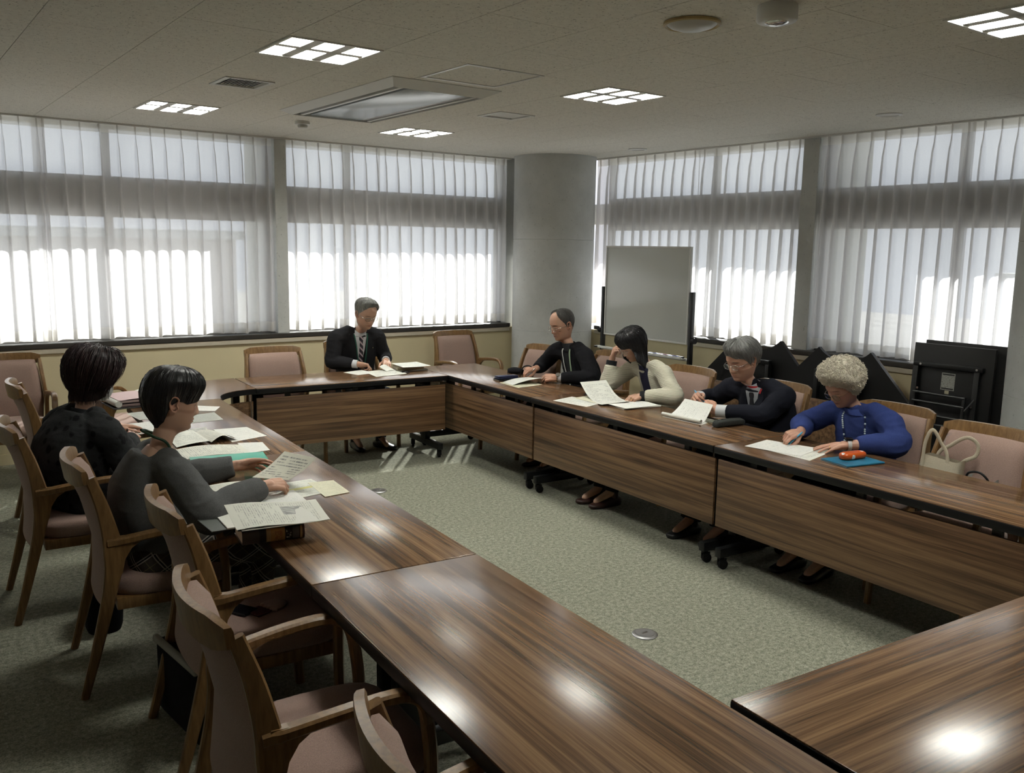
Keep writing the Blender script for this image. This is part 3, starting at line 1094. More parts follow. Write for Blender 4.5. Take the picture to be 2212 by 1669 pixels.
# ------------------------------------------------------------------ corner tables folded up against the right wall
def folded_fan(x, y, lab):
    root = tag(empty('folded_corner_table', (x, y, 0)), lab, 'table', 'corner tables folded against the wall')
    T = Matrix(((0, 0, 1, 0), (1, 0, 0, 0), (0, 1, 0, 1.25), (0, 0, 0, 1)))
    lean = Matrix.Translation((0, 0, .3)) @ Matrix.Rotation(R_(3), 4, 'Y') @ Matrix.Translation((0, 0, -.3))
    a0, a1 = -math.pi * .75, -math.pi * .25
    MB().prism(fan(.318, .922, a0, a1), -.018, .016, 0, lean @ T).build('edge_band', 'black', root)
    MB().prism(fan(.322, .918, a0, a1), .016, .022, 0, lean @ T).build('tabletop', 'lam', root)
    b = MB()
    for (y0, y1, z0, z1) in ((-.19, .19, .825, .86), (-.19, -.155, .58, .825), (.155, .19, .58, .825)):
        b.rbox(-.075, -.03, y0, y1, z0, z1, .004)
    b.rbox(-.034, -.03, -.155, .155, .60, .825, .001)
    b.build('tilt_bracket', 'blackmetal', root, 40)
    MB().cyl((-.078, .10, .842), .009, .006, 10, 'X').build('bolt', 'chrome', root, 40)
    MB().cyl((-.078, -.10, .842), .009, .006, 10, 'X').build('bolt', 'chrome', root, 40)
    MB().rbox(-.125, -.107, -.44, .44, .24, .635, .003).build('modesty_panel', 'lam_panel', root, 40)
    for s in (-1, 1):
        lg = MB().rbox(-.095, -.045, s * .17 - .022, s * .17 + .022, .11, .62, .003).build('leg', 'blackmetal', root, 40)
        MB().rbox(-.21, .15, s * .30 - .02, s * .30 + .02, .07, .115, .003).build('foot', 'blackmetal', lg, 40)
        caster(lg, -.18, s * .30, 1.8)
        caster(lg, .12, s * .30, .5)
    return root
folded_fan(6.17, 4.87, 'black backed corner table folded upright behind the grey haired man with blue pen')
folded_fan(6.08, 3.985, 'black backed corner table folded upright behind the woman in blue sweater')

# tall tables folded flat and stood on end
def upright(x, y, hgt, lab, detail):
    root = tag(empty('folded_table', (x, y, 0)), lab, 'table', 'long tables stood on end by the right window')
    root.rotation_euler = (0, R_(2.5), 0)
    W = .545
    MB().rbox(0, .026, -W / 2, W / 2, .0, hgt, .003).build('edge_band', 'black', root, 40)
    MB().rbox(.026, .031, -W / 2 + .003, W / 2 - .003, .004, hgt - .004, .001).build('tabletop', 'lam', root, 40)
    if not detail:
        return
    f = MB()
    f.rbox(-.035, 0, -W / 2 + .055, W / 2 - .02, hgt - .155, hgt - .125, .003)
    f.rbox(-.030, 0, W / 2 - .055, W / 2 - .02, .12, hgt - .155, .003)
    f.rbox(-.030, 0, -W / 2 + .075, -W / 2 + .11, .12, hgt - .155, .003)
    f.rbox(-.035, 0, -W / 2 + .055, W / 2 - .02, .09, .12, .003)
    f.build('under_frame', 'blackmetal', root, 40)
    for z, dx in ((.835, 0), (.775, .0), (.69, -.02), (.63, -.02), (.57, -.02)):
        u = MB()
        u.tube([(-.050, W / 2 - .05, z), (-.050, -W / 2 + .14, z - .004)], .009, 8)
        u.build('leg_bar', 'blackmetal', root, 40)
    MB().rbox(-.056, -.036, -W / 2 + .135, -W / 2 + .155, .50, .84, .003).build('leg', 'blackmetal', root, 40)
    MB().tube([(-.04, -W / 2 + .085, .83), (-.052, -W / 2 + .14, .745)], .004, 6).build('brace', 'steel', root, 40)
    nb = NB('rating_label')
    uv = nb.n('ShaderNodeTexCoord').outputs['Generated']
    s = nb.sep(uv)
    bars = nb.math('MAXIMUM', nb.math('MULTIPLY', nb.math('GREATER_THAN', s[2], .87), nb.math('LESS_THAN', s[2], .95)), nb.math('MULTIPLY', nb.math('GREATER_THAN', s[2], .05), nb.math('LESS_THAN', s[2], .13)))
    side = nb.math('MULTIPLY', nb.math('GREATER_THAN', s[1], .06), nb.math('LESS_THAN', s[1], .94))
    mp = nb.n('ShaderNodeMapping')
    nb.t.links.new(uv, mp.inputs[0])
    mp.inputs['Scale'].default_value = (1, 7, 26)
    tx = nb.ramp(nb.noise(mp.outputs[0], 1.0, 2), [(.52, (0.34, 0.34, 0.31)), (.66, (0.17, 0.17, 0.15))])
    nb.bsdf(nb.mix(nb.math('MULTIPLY', bars, side), tx, (0.01, 0.01, 0.01)), 0.5)
    MB().rbox(-.0015, 0, -.03, .062, hgt - .30, hgt - .185, .0005).build('rating_label', nb.m, root)
    MB().rbox(-.0015, 0, .003, .032, hgt - .325, hgt - .303, .0005).build('sticker', plain('sticker', (0.42, 0.38, 0.27), 0.6), root)
    for y, z in ((W / 2 - .075, hgt - .14), (-W / 2 + .09, hgt - .14), (W / 2 - .07, .86), (-W / 2 + .10, .78)):
        MB().cyl((-.041, y, z), .008, .007, 10, 'X').build('bolt', 'chrome', root, 40)
upright(5.79, 3.0, 1.165, 'black backed long table stood on end in front, with white label under its top', True)
upright(5.865, 2.965, 1.182, 'long table stood on end behind the labelled one, only its edges showing', False)

# ------------------------------------------------------------------ floor boxes
def floor_box(x, y, lab):
    o = tag(empty('floor_outlet', (x, y, 0)), lab, 'floor outlet', 'round floor outlets')
    MB().lathe([(.0, .0005), (.058, .0005), (.060, .003), (.055, .006), (.047, .0065), (.0, .0065)], n=36).build('rim', 'steel', o, 40)
    MB().lathe([(.0, .0065), (.044, .0065), (.043, .0085), (.0, .0085)], n=36).build('lid', 'steel', o, 40)
    MB().rbox(-.016, .016, -.005, .005, .0085, .0105, .0012).build('latch', 'chrome', o)
floor_box(2.816, 2.762, 'round steel floor outlet on the carpet in the middle of the ring')
floor_box(2.933, 5.605, 'small dark round floor outlet on the carpet near the far table')
# ------------------------------------------------------------------ people
def m_skin():
    nb = NB('skin')
    at = nb.n('ShaderNodeAttribute', attribute_name='Col')
    n = nb.noise(nb.coord(), 45, 3)
    c = nb.mix(nb.math('MULTIPLY', n, 0.16), at.outputs['Color'], (0.40, 0.17, 0.12))
    nb.bsdf(c, 0.48, 0.35, Subsurface_Weight=0.08)
    nb.b.inputs['Subsurface Radius'].default_value = (0.012, 0.004, 0.002)
    return nb.m
M['skin'] = m_skin()
def m_hair(name, c0, c1, rough=0.38):
    nb = NB(name)
    uv = nb.n('ShaderNodeTexCoord').outputs['UV']
    mp = nb.n('ShaderNodeMapping')
    nb.t.links.new(uv, mp.inputs[0])
    mp.inputs['Scale'].default_value = (55, 2.2, 1)
    n = nb.noise(mp.outputs[0], 2.0, 4, 0.65, 0.25)
    nb.bsdf(nb.ramp(n, [(0.35, c0), (0.65, c1)]), rough, 0.4)
    nb.bump(n, 0.5, 0.003)
    return nb.m
M['hair_grey'] = m_hair('grey_hair', (0.085, 0.085, 0.080), (0.32, 0.32, 0.30))
M['hair_grey2'] = m_hair('silver_hair', (0.09, 0.09, 0.088), (0.40, 0.40, 0.385))
M['hair_dark'] = m_hair('dark_grey_hair', (0.018, 0.017, 0.016), (0.07, 0.066, 0.06))
M['hair_black'] = m_hair('black_hair', (0.004, 0.004, 0.005), (0.014, 0.013, 0.014), 0.32)
M['hair_auburn'] = m_hair('dark_auburn_hair', (0.008, 0.004, 0.005), (0.030, 0.013, 0.013), 0.36)
M['hair_white'] = plain('white_curly_hair', (0.66, 0.61, 0.50), 0.6, 0.3, 0.12, 30)

def remesh(mb, voxel, smooth=3, fac=0.5):
    me = bpy.data.meshes.new('tmp')
    me.from_pydata([tuple(p) for p in mb.v], [], mb.f)
    fixn(me)
    o = bpy.data.objects.new('tmp', me)
    COL.objects.link(o)
    md = o.modifiers.new('r', 'REMESH')
    md.mode = 'VOXEL'
    md.voxel_size = voxel
    sm = o.modifiers.new('s', 'SMOOTH')
    sm.iterations = smooth
    sm.factor = fac
    dg = bpy.context.evaluated_depsgraph_get()
    m2 = bpy.data.meshes.new_from_object(o.evaluated_get(dg))
    bpy.data.objects.remove(o)
    bpy.data.meshes.remove(me)
    n = len(m2.vertices)
    v = np.empty(n * 3, np.float32)
    m2.vertices.foreach_get('co', v)
    f = [tuple(p.vertices) for p in m2.polygons]
    bpy.data.meshes.remove(m2)
    return v.reshape(-1, 3), f

def obj_from(name, v, f, mat, parent, smooth=180, col=None, uv=None, rootinv=None):
    me = bpy.data.meshes.new(name)
    vv = [Vector(p) for p in v]
    if rootinv is not None:
        vv = [rootinv @ p for p in vv]
    me.from_pydata([tuple(p) for p in vv], [], [tuple(q) for q in f])
    me.materials.append(M[mat] if isinstance(mat, str) else mat)
    fixn(me)
    me.polygons.foreach_set('use_smooth', [True] * len(me.polygons))
    if smooth < 180:
        me.set_sharp_from_angle(angle=R_(smooth))
    if col is not None:
        a = me.color_attributes.new('Col', 'FLOAT_COLOR', 'POINT')
        a.data.foreach_set('color', np.asarray(col, np.float32).ravel())
    if uv is not None:
        ul = me.uv_layers.new(name='UVMap')
        idx = np.empty(len(me.loops), np.int32)
        me.loops.foreach_get('vertex_index', idx)
        ul.data.foreach_set('uv', np.asarray(uv, np.float32)[idx].ravel())
    o = bpy.data.objects.new(name, me)
    COL.objects.link(o)
    if parent is not None:
        o.parent = parent
    return o

# --- head: rings of z with (front, back, side) half extents, in metres for a 0.235 m head
HT = [(.1185, .002, .002, .002), (.116, .022, .026, .020), (.110, .043, .050, .038), (.100, .061, .069, .053), (.086, .075, .083, .064), (.066, .086, .094, .0725),
      (.045, .091, .099, .0765), (.025, .0925, .100, .0775), (.005, .0905, .098, .0765), (-.018, .089, .090, .0735), (-.04, .0885, .078, .0695), (-.062, .088, .065, .0635),
      (-.082, .086, .056, .0555), (-.098, .082, .051, .047), (-.108, .076, .049, .040), (-.115, .066, .049, .036), (-.120, .050, .049, .038), (-.127, .037, .050, .042),
      (-.14, .031, .052, .045), (-.165, .030, .054, .047), (-.20, .031, .056, .049), (-.24, .034, .060, .053)]
HT = np.array(HT)
def htab(z):
    zz = -z
    k = -HT[:, 0]
    return [np.interp(zz, k, HT[:, i]) for i in (1, 2, 3)]
def hbase(z, ph, jaw=1.0):
    fr, bk, sd_ = htab(z)
    c, s = np.cos(ph), np.sin(ph)
    a = np.where(c > 0, fr, bk)
    e = 2.25
    r = (np.abs(c / np.maximum(a, 1e-4)) ** e + np.abs(s / np.maximum(sd_ * (jaw if z < -.03 else 1), 1e-4)) ** e) ** (-1 / e)
    return c * r, s * r
def head_grid(P):
    zs = list(np.linspace(.1185, .095, 8)[:-1]) + list(np.linspace(.095, .052, 10)[:-1]) + list(np.linspace(.052, -.122, 66)[:-1]) + list(np.linspace(-.122, -.24, 12))
    # smooth the tables a little along z
    na = 92
    tt = 2 * np.pi * np.arange(na) / na
    ph = tt - 0.52 * np.sin(tt)
    V = np.zeros((len(zs), na, 3))
    for i, z in enumerate(zs):
        acc = np.zeros((2, na))
        for dz, w_ in ((-.006, .25), (0, .5), (.006, .25)):
            x, y = hbase(min(.1185, z + dz), ph, P.get('jaw', 1.0))
            acc += w_ * np.array([x, y])
        V[i, :, 0], V[i, :, 1], V[i, :, 2] = acc[0], acc[1], z
    x, y, z = V[..., 0].copy(), V[..., 1], V[..., 2]
    ay = np.abs(y)
    fw = np.clip(x / .05, 0, 1)
    G = lambda u, c, s: np.exp(-((u - c) / s) ** 2)
    d = np.zeros_like(x)
    hgt = np.interp(-z, [-.022, .0, .018, .032, .0395, .045, .050], [0, .006, .014, .0215, .019, .008, 0]) * P.get('nose', 1.0)
    wid = np.interp(-z, [-.02, .0, .02, .034, .044], [.0115, .0085, .0105, .0150, .0165])
    d += hgt * np.exp(-(y / wid) ** 2)
    d += .0045 * G(ay, .0145, .006) * G(z, -.0385, .006)                   # wings
    d -= .0105 * G(ay, .031, .015) * G(z, .006, .0125)                      # sockets
    d += .0085 * G(ay, .032, .0125) * G(z, .0045, .0078)                    # lids
    d -= .0022 * G(ay, .032, .013) * G(z, -.0042, .0018)                    # lower lid crease
    d += .0035 * G(ay, .029, .021) * G(z, .026, .008)                       # brow
    d += .0040 * G(ay, .045, .016) * G(z, -.020, .016)                      # cheek
    d -= .0025 * G(ay, .034, .006) * G(z, -.050, .018) * P.get('age', 0)    # smile fold
    d += .0050 * G(y, 0, .021) * G(z, -.0615, .0055) + .0055 * G(y, 0, .019) * G(z, -.0715, .0060)
    d -= .0045 * G(y, 0, .024) * G(z, -.0665, .0022)
    d -= .0035 * G(y, 0, .022) * G(z, -.0815, .0055)
    d += .0060 * G(y, 0, .020) * G(z, -.100, .011)
    d -= .0030 * G(y, 0, .004) * G(z, -.0525, .006)
    V[..., 0] = x + d * fw
    base = np.array(P.get('skin', (0.43, 0.255, 0.175)))
    C = np.ones(V.shape[:2] + (4,))
    C[..., :3] = base
    def paint(mask, col):
        m = np.clip(mask, 0, 1)[..., None] * (x > .02)[..., None]
        C[..., :3] = C[..., :3] * (1 - m) + np.array(col) * m
    paint(.8 * G(y, 0, .021) * np.clip(G(z, -.0665, .0085) * 1.4 - .3, 0, 1), P.get('lip', (0.30, 0.115, 0.09)))
    paint(.75 * G(y, 0, .020) * G(z, -.0665, .0018), (0.08, 0.03, 0.025))
    paint(.45 * G(ay, .045, .02) * G(z, -.024, .02), base * np.array((1.02, .80, .78)))
    paint(.9 * np.clip(G(ay, .033, .0175) * G(z - .0035 * np.cos(ay * 60), .0235, .0036) * 1.6 - .25, 0, 1), P.get('brow', (0.05, 0.035, 0.03)))
    lash = np.clip(G(ay, .032, .0135) * G(z + .22 * (ay - .032) ** 2 * 40, -.0018, .0021) * 1.5 - .2, 0, 1)
    paint(lash, (0.02, 0.013, 0.011))
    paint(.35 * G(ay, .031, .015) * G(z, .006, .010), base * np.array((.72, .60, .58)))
    paint(.8 * G(ay, .0085, .004) * G(z, -.0435, .003), (0.10, 0.04, 0.03))
    for (mx, my, mz, mr) in P.get('moles', []):
        paint(1.0 * G(y, my, mr) * G(z, mz, mr), (0.06, 0.03, 0.025))
    if P.get('stubble'):
        paint(P['stubble'] * G(y, 0, .04) * G(z, -.085, .022), base * .6)
    faces = []
    nz = len(zs)
    for i in range(nz - 1):
        for j in range(na):
            a, b = i * na + j, i * na + (j + 1) % na
            faces.append((a, b, b + na, a + na))
    faces.append(tuple(reversed(range(na))))
    return V.reshape(-1, 3), faces, C.reshape(-1, 4)
def ear_geo(side):
    mb = MB()
    pts = [(.006, 0, -.024), (.012, .004, -.014), (.004, .010, .0), (.008, .012, .018), (-.004, .016, .029), (-.018, .017, .026), (-.025, .016, .008), (-.019, .012, -.012), (-.008, .008, -.027), (.004, .003, -.029), (.008, .001, -.022)]
    pts = catmull(pts, 4)
    mb.tube([(p[0] - .004, side * (.0715 + p[1] * .9), p[2] - .006) for p in pts], .0036, 6)
    R = []
    for sc, off in ((.95, .004), (.9, .009), (.6, .005), (.2, .004)):
        ring = []
        for j in range(18):
            a = 2 * math.pi * j / 18
            px = -.009 + .0155 * sc * math.cos(a) - .004
            pz = .001 + .0255 * sc * math.sin(a) - .006
            ring.append((px, side * (.0690 + off + .25 * max(0, -.004 - px)), pz))
        R.append(ring)
    mb.loft(R, True, True)
    return mb

def ik(S, W, L1, L2, hint):
    S, W = Vector(S), Vector(W)
    d = W - S
    D = min(d.length, (L1 + L2) * .999)
    a = (L1 * L1 - L2 * L2 + D * D) / (2 * D)
    h = math.sqrt(max(0, L1 * L1 - a * a))
    u = d.normalized()
    hv = Vector(hint) - u * Vector(hint).dot(u)
    return S + u * a + hv.normalized() * h

HANDS = {
    'rest': dict(c=[(14, 18, 10), (16, 20, 10), (20, 24, 12), (24, 26, 14)], th=((.72, .62, -.22), (.90, .30, -.20), (.95, .05, -.22)), sp=.10),
    'flat': dict(c=[(6, 8, 4), (5, 8, 4), (6, 10, 4), (8, 12, 6)], th=((.70, .66, -.16), (.86, .42, -.12), (.93, .25, -.12)), sp=.14),
    'hold': dict(c=[(38, 46, 25), (44, 52, 28), (50, 56, 30), (55, 58, 30)], th=((.72, .50, -.38), (.93, .10, -.30), (.96, -.16, -.22)), sp=.04),
    'write': dict(c=[(34, 44, 18), (46, 56, 28), (58, 70, 36), (62, 74, 38)], th=((.70, .50, -.42), (.92, .06, -.34), (.93, -.14, -.30)), sp=.02),
    'loose': dict(c=[(42, 56, 26), (56, 66, 34), (64, 72, 38), (66, 74, 40)], th=((.70, .46, -.46), (.92, -.02, -.32), (.92, -.22, -.2)), sp=.0),
}
def hand_geo(mb, wrist, xdir, zdir, right, pose, elbow, scale=1.0, fore=.70):
    x = Vector(xdir).normalized()
    z = Vector(zdir)
    z = (z - x * z.dot(x)).normalized()
    y = z.cross(x)
    if not right:
        y = -y
    wrist = Vector(wrist)
    T = lambda p: wrist + (x * p[0] + y * p[1] + z * p[2]) * scale
    P = HANDS[pose]
    base = [(.088, .030, .001), (.091, .010, .003), (.087, -.010, .002), (.079, -.028, -.002)]
    ln = [(.040, .025, .021), (.045, .028, .022), (.041, .026, .021), (.032, .020, .018)]
    rad = [.0088, .0090, .0085, .0074]
    tips = []
    for k in range(4):
        b = base[k]
        mb.tube([T((.0, b[1] * .55, .0)), T((.045, b[1] * .8, .004)), T(b)], [.0150 * scale, .0138 * scale, .0112 * scale], 8, round_=True)
        ang = 0
        p = Vector(b)
        pts = [Vector((b[0] - .012, b[1], b[2])), p.copy()]
        sp = P['sp'] * (1.5 - k) * .8
        for L, c in zip(ln[k], P['c'][k]):
            ang += R_(c)
            p = p + Vector((math.cos(ang) * math.cos(sp), math.sin(sp) * math.cos(ang * .5), -math.sin(ang))) * L
            pts.append(p.copy())
        r = rad[k]
        mb.tube([T(q) for q in pts], [r * 1.08 * scale, r * 1.1 * scale, r * .98 * scale, r * .9 * scale, r * .72 * scale], 8, round_=True)
        tips.append(T(p))
    mb.tube([T((.018, .010, -.004)), T((.05, .004, -.004)), T((.078, .0, -.003))], [.020 * scale, .021 * scale, .016 * scale], 8, round_=True)
    mb.tube([T((.018, -.014, -.003)), T((.06, -.016, -.003))], [.017 * scale, .014 * scale], 8, round_=True)
    p = Vector((.022, .022, -.006))
    pts = [p.copy()]
    for L, d in zip((.046, .034, .027), P['th']):
        p = p + Vector(d).normalized() * L
        pts.append(p.copy())
    mb.tube([T(q) for q in pts], [.0145 * scale, .0118 * scale, .0098 * scale, .0076 * scale], 8, round_=True)
    # wrist and forearm
    e = Vector(elbow)
    fo = wrist + (e - wrist) * fore
    mb.tube([T((.022, 0, 0)), T((.0, 0, 0)), wrist + (e - wrist) * .10, wrist + (e - wrist) * .35, fo], [.0255 * scale, .0265 * scale, .0275 * scale, .035 * scale, .040 * scale], 12, round_=True, side=z, flat=1.0)
    return T, tips

def smoothstep(t):
    t = np.clip(t, 0, 1)
    return t * t * (3 - 2 * t)

PPL = []
class Person:
    def __init__(self, label, pelvis, neck, f, head, hf, pitch, roll=0.0, hs=1.0, P=None, sc=1.0, slouch=.05):
        self.f = Vector((f[0], f[1], 0)).normalized()
        self.l = Vector((0, 0, 1)).cross(self.f)
        self.pel, self.nb = Vector(pelvis), Vector(neck)
        self.sc, self.P = sc, P or {}
        self.root = tag(empty('person', (self.pel.x, self.pel.y, 0)), label, 'person')
        self.inv = Matrix.Translation((-self.pel.x, -self.pel.y, 0))
        self.hc = Vector(head)
        h = Vector((hf[0], hf[1], 0)).normalized()
        x = h * math.cos(R_(pitch)) - Vector((0, 0, 1)) * math.sin(R_(pitch))
        y = Vector((0, 0, 1)).cross(h)
        z = x.cross(y)
        q = Matrix.Rotation(R_(roll), 3, x)
        y, z = q @ y, q @ z
        self.H = Matrix(((x.x, y.x, z.x), (x.y, y.y, z.y), (x.z, y.z, z.z)))
        self.hs = hs
        mid = self.pel.lerp(self.nb, .55) - self.f * slouch
        self.spine = catmull([self.pel, self.pel.lerp(mid, .5) - self.f * .012, mid, self.nb], 10)
        self.body = MB()
        self.hands = MB()
        self.grips = {}
        PPL.append(self)
    def sp(self, t):
        k = max(0.0, min(.9999, t)) * (len(self.spine) - 1)
        i = int(k)
        return self.spine[i].lerp(self.spine[i + 1], k - i)
    def tang(self, t):
        return (self.sp(min(1, t + .06)) - self.sp(max(0, t - .06))).normalized()
    def hw(self, p):
        return self.hc + self.H @ (Vector(p) * self.hs)
    def ob(self, name, v, f, mat, parent=None, **k):
        return obj_from(name, v, f, mat, parent or self.root, rootinv=self.inv, **k)
    def obmb(self, name, mb, mat, parent=None, **k):
        return self.ob(name, mb.v, mb.f, mat, parent, **k)
    def torso(self, mb, grow=0.0, tab=None, t0=0.0, t1=1.0):
        tab = tab or [(0, .172, .128), (.12, .172, .125), (.3, .156, .115), (.5, .163, .118), (.70, .172, .112), (.82, .160, .094), (.90, .118, .076), (.96, .078, .064), (1.0, .064, .058)]
        ts = np.linspace(t0, t1, 26)
        rings = []
        for t in ts:
            w_ = (np.interp(t, [a[0] for a in tab], [a[1] for a in tab])) * self.sc + grow
            d_ = (np.interp(t, [a[0] for a in tab], [a[2] for a in tab])) * self.sc + grow
            c = self.sp(t)
            tg = self.tang(t)
            fr = (self.f - tg * self.f.dot(tg)).normalized()
            ring = []
            for j in range(28):
                a = 2 * math.pi * j / 28
                cc, ss = math.cos(a), math.sin(a)
                r = (abs(cc) ** 2.4 + abs(ss) ** 2.4) ** (-1 / 2.4)
                ring.append(c + fr * (cc * r * d_) + self.l * (ss * r * w_))
            rings.append(ring)
        mb.loft(rings)
    def arms(self, R, L):
        """R/L: dict(s=shoulder, e=elbow, w=wrist)"""
        self.arm = {'R': {k: Vector(v) for k, v in R.items()}, 'L': {k: Vector(v) for k, v in L.items()}}
    def sleeve(self, mb, side, r=(.066, .058, .050, .040), cut=.0, trap=1):
        a = self.arm[side]
        s, e, w_ = a['s'], a['e'], a['w']
        end = w_.lerp(e, cut)
        inn = s.lerp(self.sp(.82), .55)
        pts = catmull([inn, s, s.lerp(e, .5) + (s - e).orthogonal().normalized() * 0, e, e.lerp(end, .5), end], 5)
        k = len(pts)
        rr = [float(np.interp(i / (k - 1), [0, .2, .4, .6, .8, 1], [r[0] * .95, r[0], (r[0] + r[1]) / 2, r[1], (r[1] + r[2]) / 2, r[3]])) for i in range(k)]
        mb.tube(pts, rr, 14, round_=False)
        mb.sphere(s, r[0] * 1.02)
        mb.sphere(e, r[1] * .98)
        # shoulder slope up to the neck
        if trap > 0:
            mb.tube([s + Vector((0, 0, .012)), s.lerp(self.nb, .55) + Vector((0, 0, .014 * trap)), s.lerp(self.nb, .86) - Vector((0, 0, .030))], [r[0] * .86, r[0] * .74, .044], 12, round_=True)
    def garment(self, name, mb, mat, voxel=.0075, smooth=4, wr=.004, wscale=13, parent=None, fine=.0012):
        v, f = remesh(mb, voxel, smooth)
        sd_ = Vector((self.pel.x * 7, self.pel.y * 3, 0))
        me = bpy.data.meshes.new('t')
        me.from_pydata([tuple(p) for p in v], [], f)
        n = np.empty(len(v) * 3, np.float32)
        me.vertices.foreach_get('normal', n)
        bpy.data.meshes.remove(me)
        n = n.reshape(-1, 3)
        pts = [Vector(p) for p in v]
        el = [self.arm[k]['e'] for k in ('R', 'L')] if hasattr(self, 'arm') else []
        sh = [self.arm[k]['s'] for k in ('R', 'L')] if hasattr(self, 'arm') else []
        out = v.copy()
        for i, p in enumerate(pts):
            q = p + sd_
            a = noise.noise(q * wscale) * wr
            b = 1 - abs(noise.noise(Vector((q.x * 9, q.y * 9, q.z * 22)) + Vector((3, 1, 7)))) * 2
            k = .35
            for e in el:
                k += 1.3 * math.exp(-((p - e).length / .085) ** 2)
            for e in sh:
                k += .5 * math.exp(-((p - e).length / .11) ** 2)
            a += max(0, b) ** 2 * wr * k - wr * .3
            out[i] = v[i] + n[i] * a
        o = self.ob(name, out, f, mat, parent)
        return o, BVHTree.FromPolygons([Vector(p) for p in out], f)
    def legs(self, mb, knees, ankles, r=(.088, .066, .048, .05), hipw=.092):
        for s, k, a in ((-1, knees[0], ankles[0]), (1, knees[1], ankles[1])):
            hip = self.pel + self.l * (s * hipw) + Vector((0, 0, -.015))
            k, a = Vector(k), Vector(a)
            mb.tube([hip - self.f * .05, hip, hip.lerp(k, .5), k], [r[0] * .95, r[0], (r[0] + r[1]) * .5, r[1]], 14, round_=True)
            mb.tube([k, k.lerp(a, .4), a], [r[1], r[2] * 1.12, r[3]], 14, round_=False)
            mb.sphere(k, r[1])
    def shoe(self, a, d, mat, label=None):
        a = Vector(a)
        d = Vector((d[0], d[1], 0)).normalized()
        s = Vector((0, 0, 1)).cross(d)
        rings = []
        for x, w_, h, zb in ((-.075, .018, .035, .010), (-.07, .030, .06, .004), (-.04, .036, .075, .002), (0, .037, .075, .002), (.05, .040, .06, .002), (.10, .045, .045, .002), (.14, .042, .036, .003), (.170, .030, .028, .006), (.18, .012, .018, .010)):
            ring = []
            for j in range(16):
                t = 2 * math.pi * j / 16
                c_, s_ = math.cos(t), math.sin(t)
                zz = zb + h * .5 * (1 + (s_ if s_ > -.6 else -1))
                ring.append(Vector((a.x, a.y, 0)) + d * x + s * (c_ * w_) + Vector((0, 0, zz)))
            rings.append(ring)
        mb = MB()
        mb.loft(rings)
        mb.tube([Vector((a.x, a.y, .06)) - d * .02, Vector((a.x, a.y, .13)) - d * .02], [.036, .034], 12, round_=True)
        o = self.obmb('shoe', mb, mat, smooth=60)
        if label:
            o['label'] = label
    def finish_body(self, right, left, knees, ankles, hand_scale=1.0, neckw=1.0, flare=0.0):
        """one skin mesh: trunk, limbs, hands with five fingers, neck, head and ears"""
        core = MB()
        self.torso(core, -.030, t1=.95)
        for k in ('R', 'L'):
            a = self.arm[k]
            core.tube([self.sp(.80), a['s'], a['s'].lerp(a['e'], .5), a['e']], [.05, .048, .042, .038], 10, round_=True)
            core.tube([a['e'], a['e'].lerp(a['w'], .5), a['w'].lerp(a['e'], .12)], [.038, .034, .026], 10, round_=True)
        for s, k, a in ((-1, knees[0], ankles[0]), (1, knees[1], ankles[1])):
            hip = self.pel + self.l * (s * .09) + Vector((0, 0, -.01))
            core.tube([hip, Vector(k)], [.072, .052], 12, round_=True)
            core.tube([Vector(k), Vector(k).lerp(Vector(a), .4), Vector(a)], [.052, .048, .034], 12, round_=True)
            core.tube([Vector(a), Vector(a) + self.f * .12 + Vector((0, 0, -.055))], [.032, .024], 10, round_=True)
        cv, cf = remesh(core, .011, 3)
        hm = MB()
        for k, spec, isr in (('R', right, True), ('L', left, False)):
            T, tips = hand_geo(hm, self.arm[k]['w'], spec['x'], spec['z'], isr, spec['pose'], self.arm[k]['e'], hand_scale)
            self.grips[k] = (T, tips)
        hv, hf_ = remesh(hm, .0030, 3)
        gv, gf, gc = head_grid(self.P)
        # head, then bend its neck rings down into the collar
        W = np.array([self.hw(p) for p in gv])
        for i in range(len(gv)):
            z = gv[i][2]
            if z < -.112:
                t = float(smoothstep((-.112 - z) / (.240 - .112)))
                bx = gv[i][0] + .012
                fl = 1 + flare * t * t
                b = self.nb + self.f * (bx * 1.05 * neckw * fl ** .5) + self.l * (gv[i][1] * 1.08 * neckw * fl) + Vector((0, 0, -.045))
                W[i] = np.array(Vector(W[i]).lerp(b, t))
        eg = MB()
        for s in (-1, 1):
            e = ear_geo(s)
            eg.add([self.hw(p) for p in e.v], e.f)
        base = np.array([*self.P.get('skin', (0.43, 0.255, 0.175)), 1.0])
        ec = base * np.array((1.02, .90, .86, 1))
        V = [cv, hv, W, np.array(eg.v)]
        Fs = [cf, hf_, gf, eg.f]
        Cs = [np.tile(base, (len(cv), 1)), np.tile(base * np.array((1.0, .94, .92, 1)), (len(hv), 1)), gc, np.tile(ec, (len(eg.v), 1))]
        off = 0
        F = []
        for v, f in zip(V, Fs):
            F += [tuple(i + off for i in q) for q in f]
            off += len(v)
        self.bodyob = self.ob('body', np.concatenate(V), F, 'skin', col=np.concatenate(Cs))
        return self.bodyob
    # ---- things laid on the front of a garment
    def front(self, bvh, s, t, off=.003):
        c = self.sp(t) + self.l * s
        tg = self.tang(t)
        fr = (self.f - tg * self.f.dot(tg)).normalized()
        h = bvh.ray_cast(c + fr * .175, -fr, .3)
        if h[0] is None:
            return c + fr * .1, fr
        nrm = h[1] if h[1].dot(fr) > 0 else -h[1]
        return h[0] + nrm * off, nrm
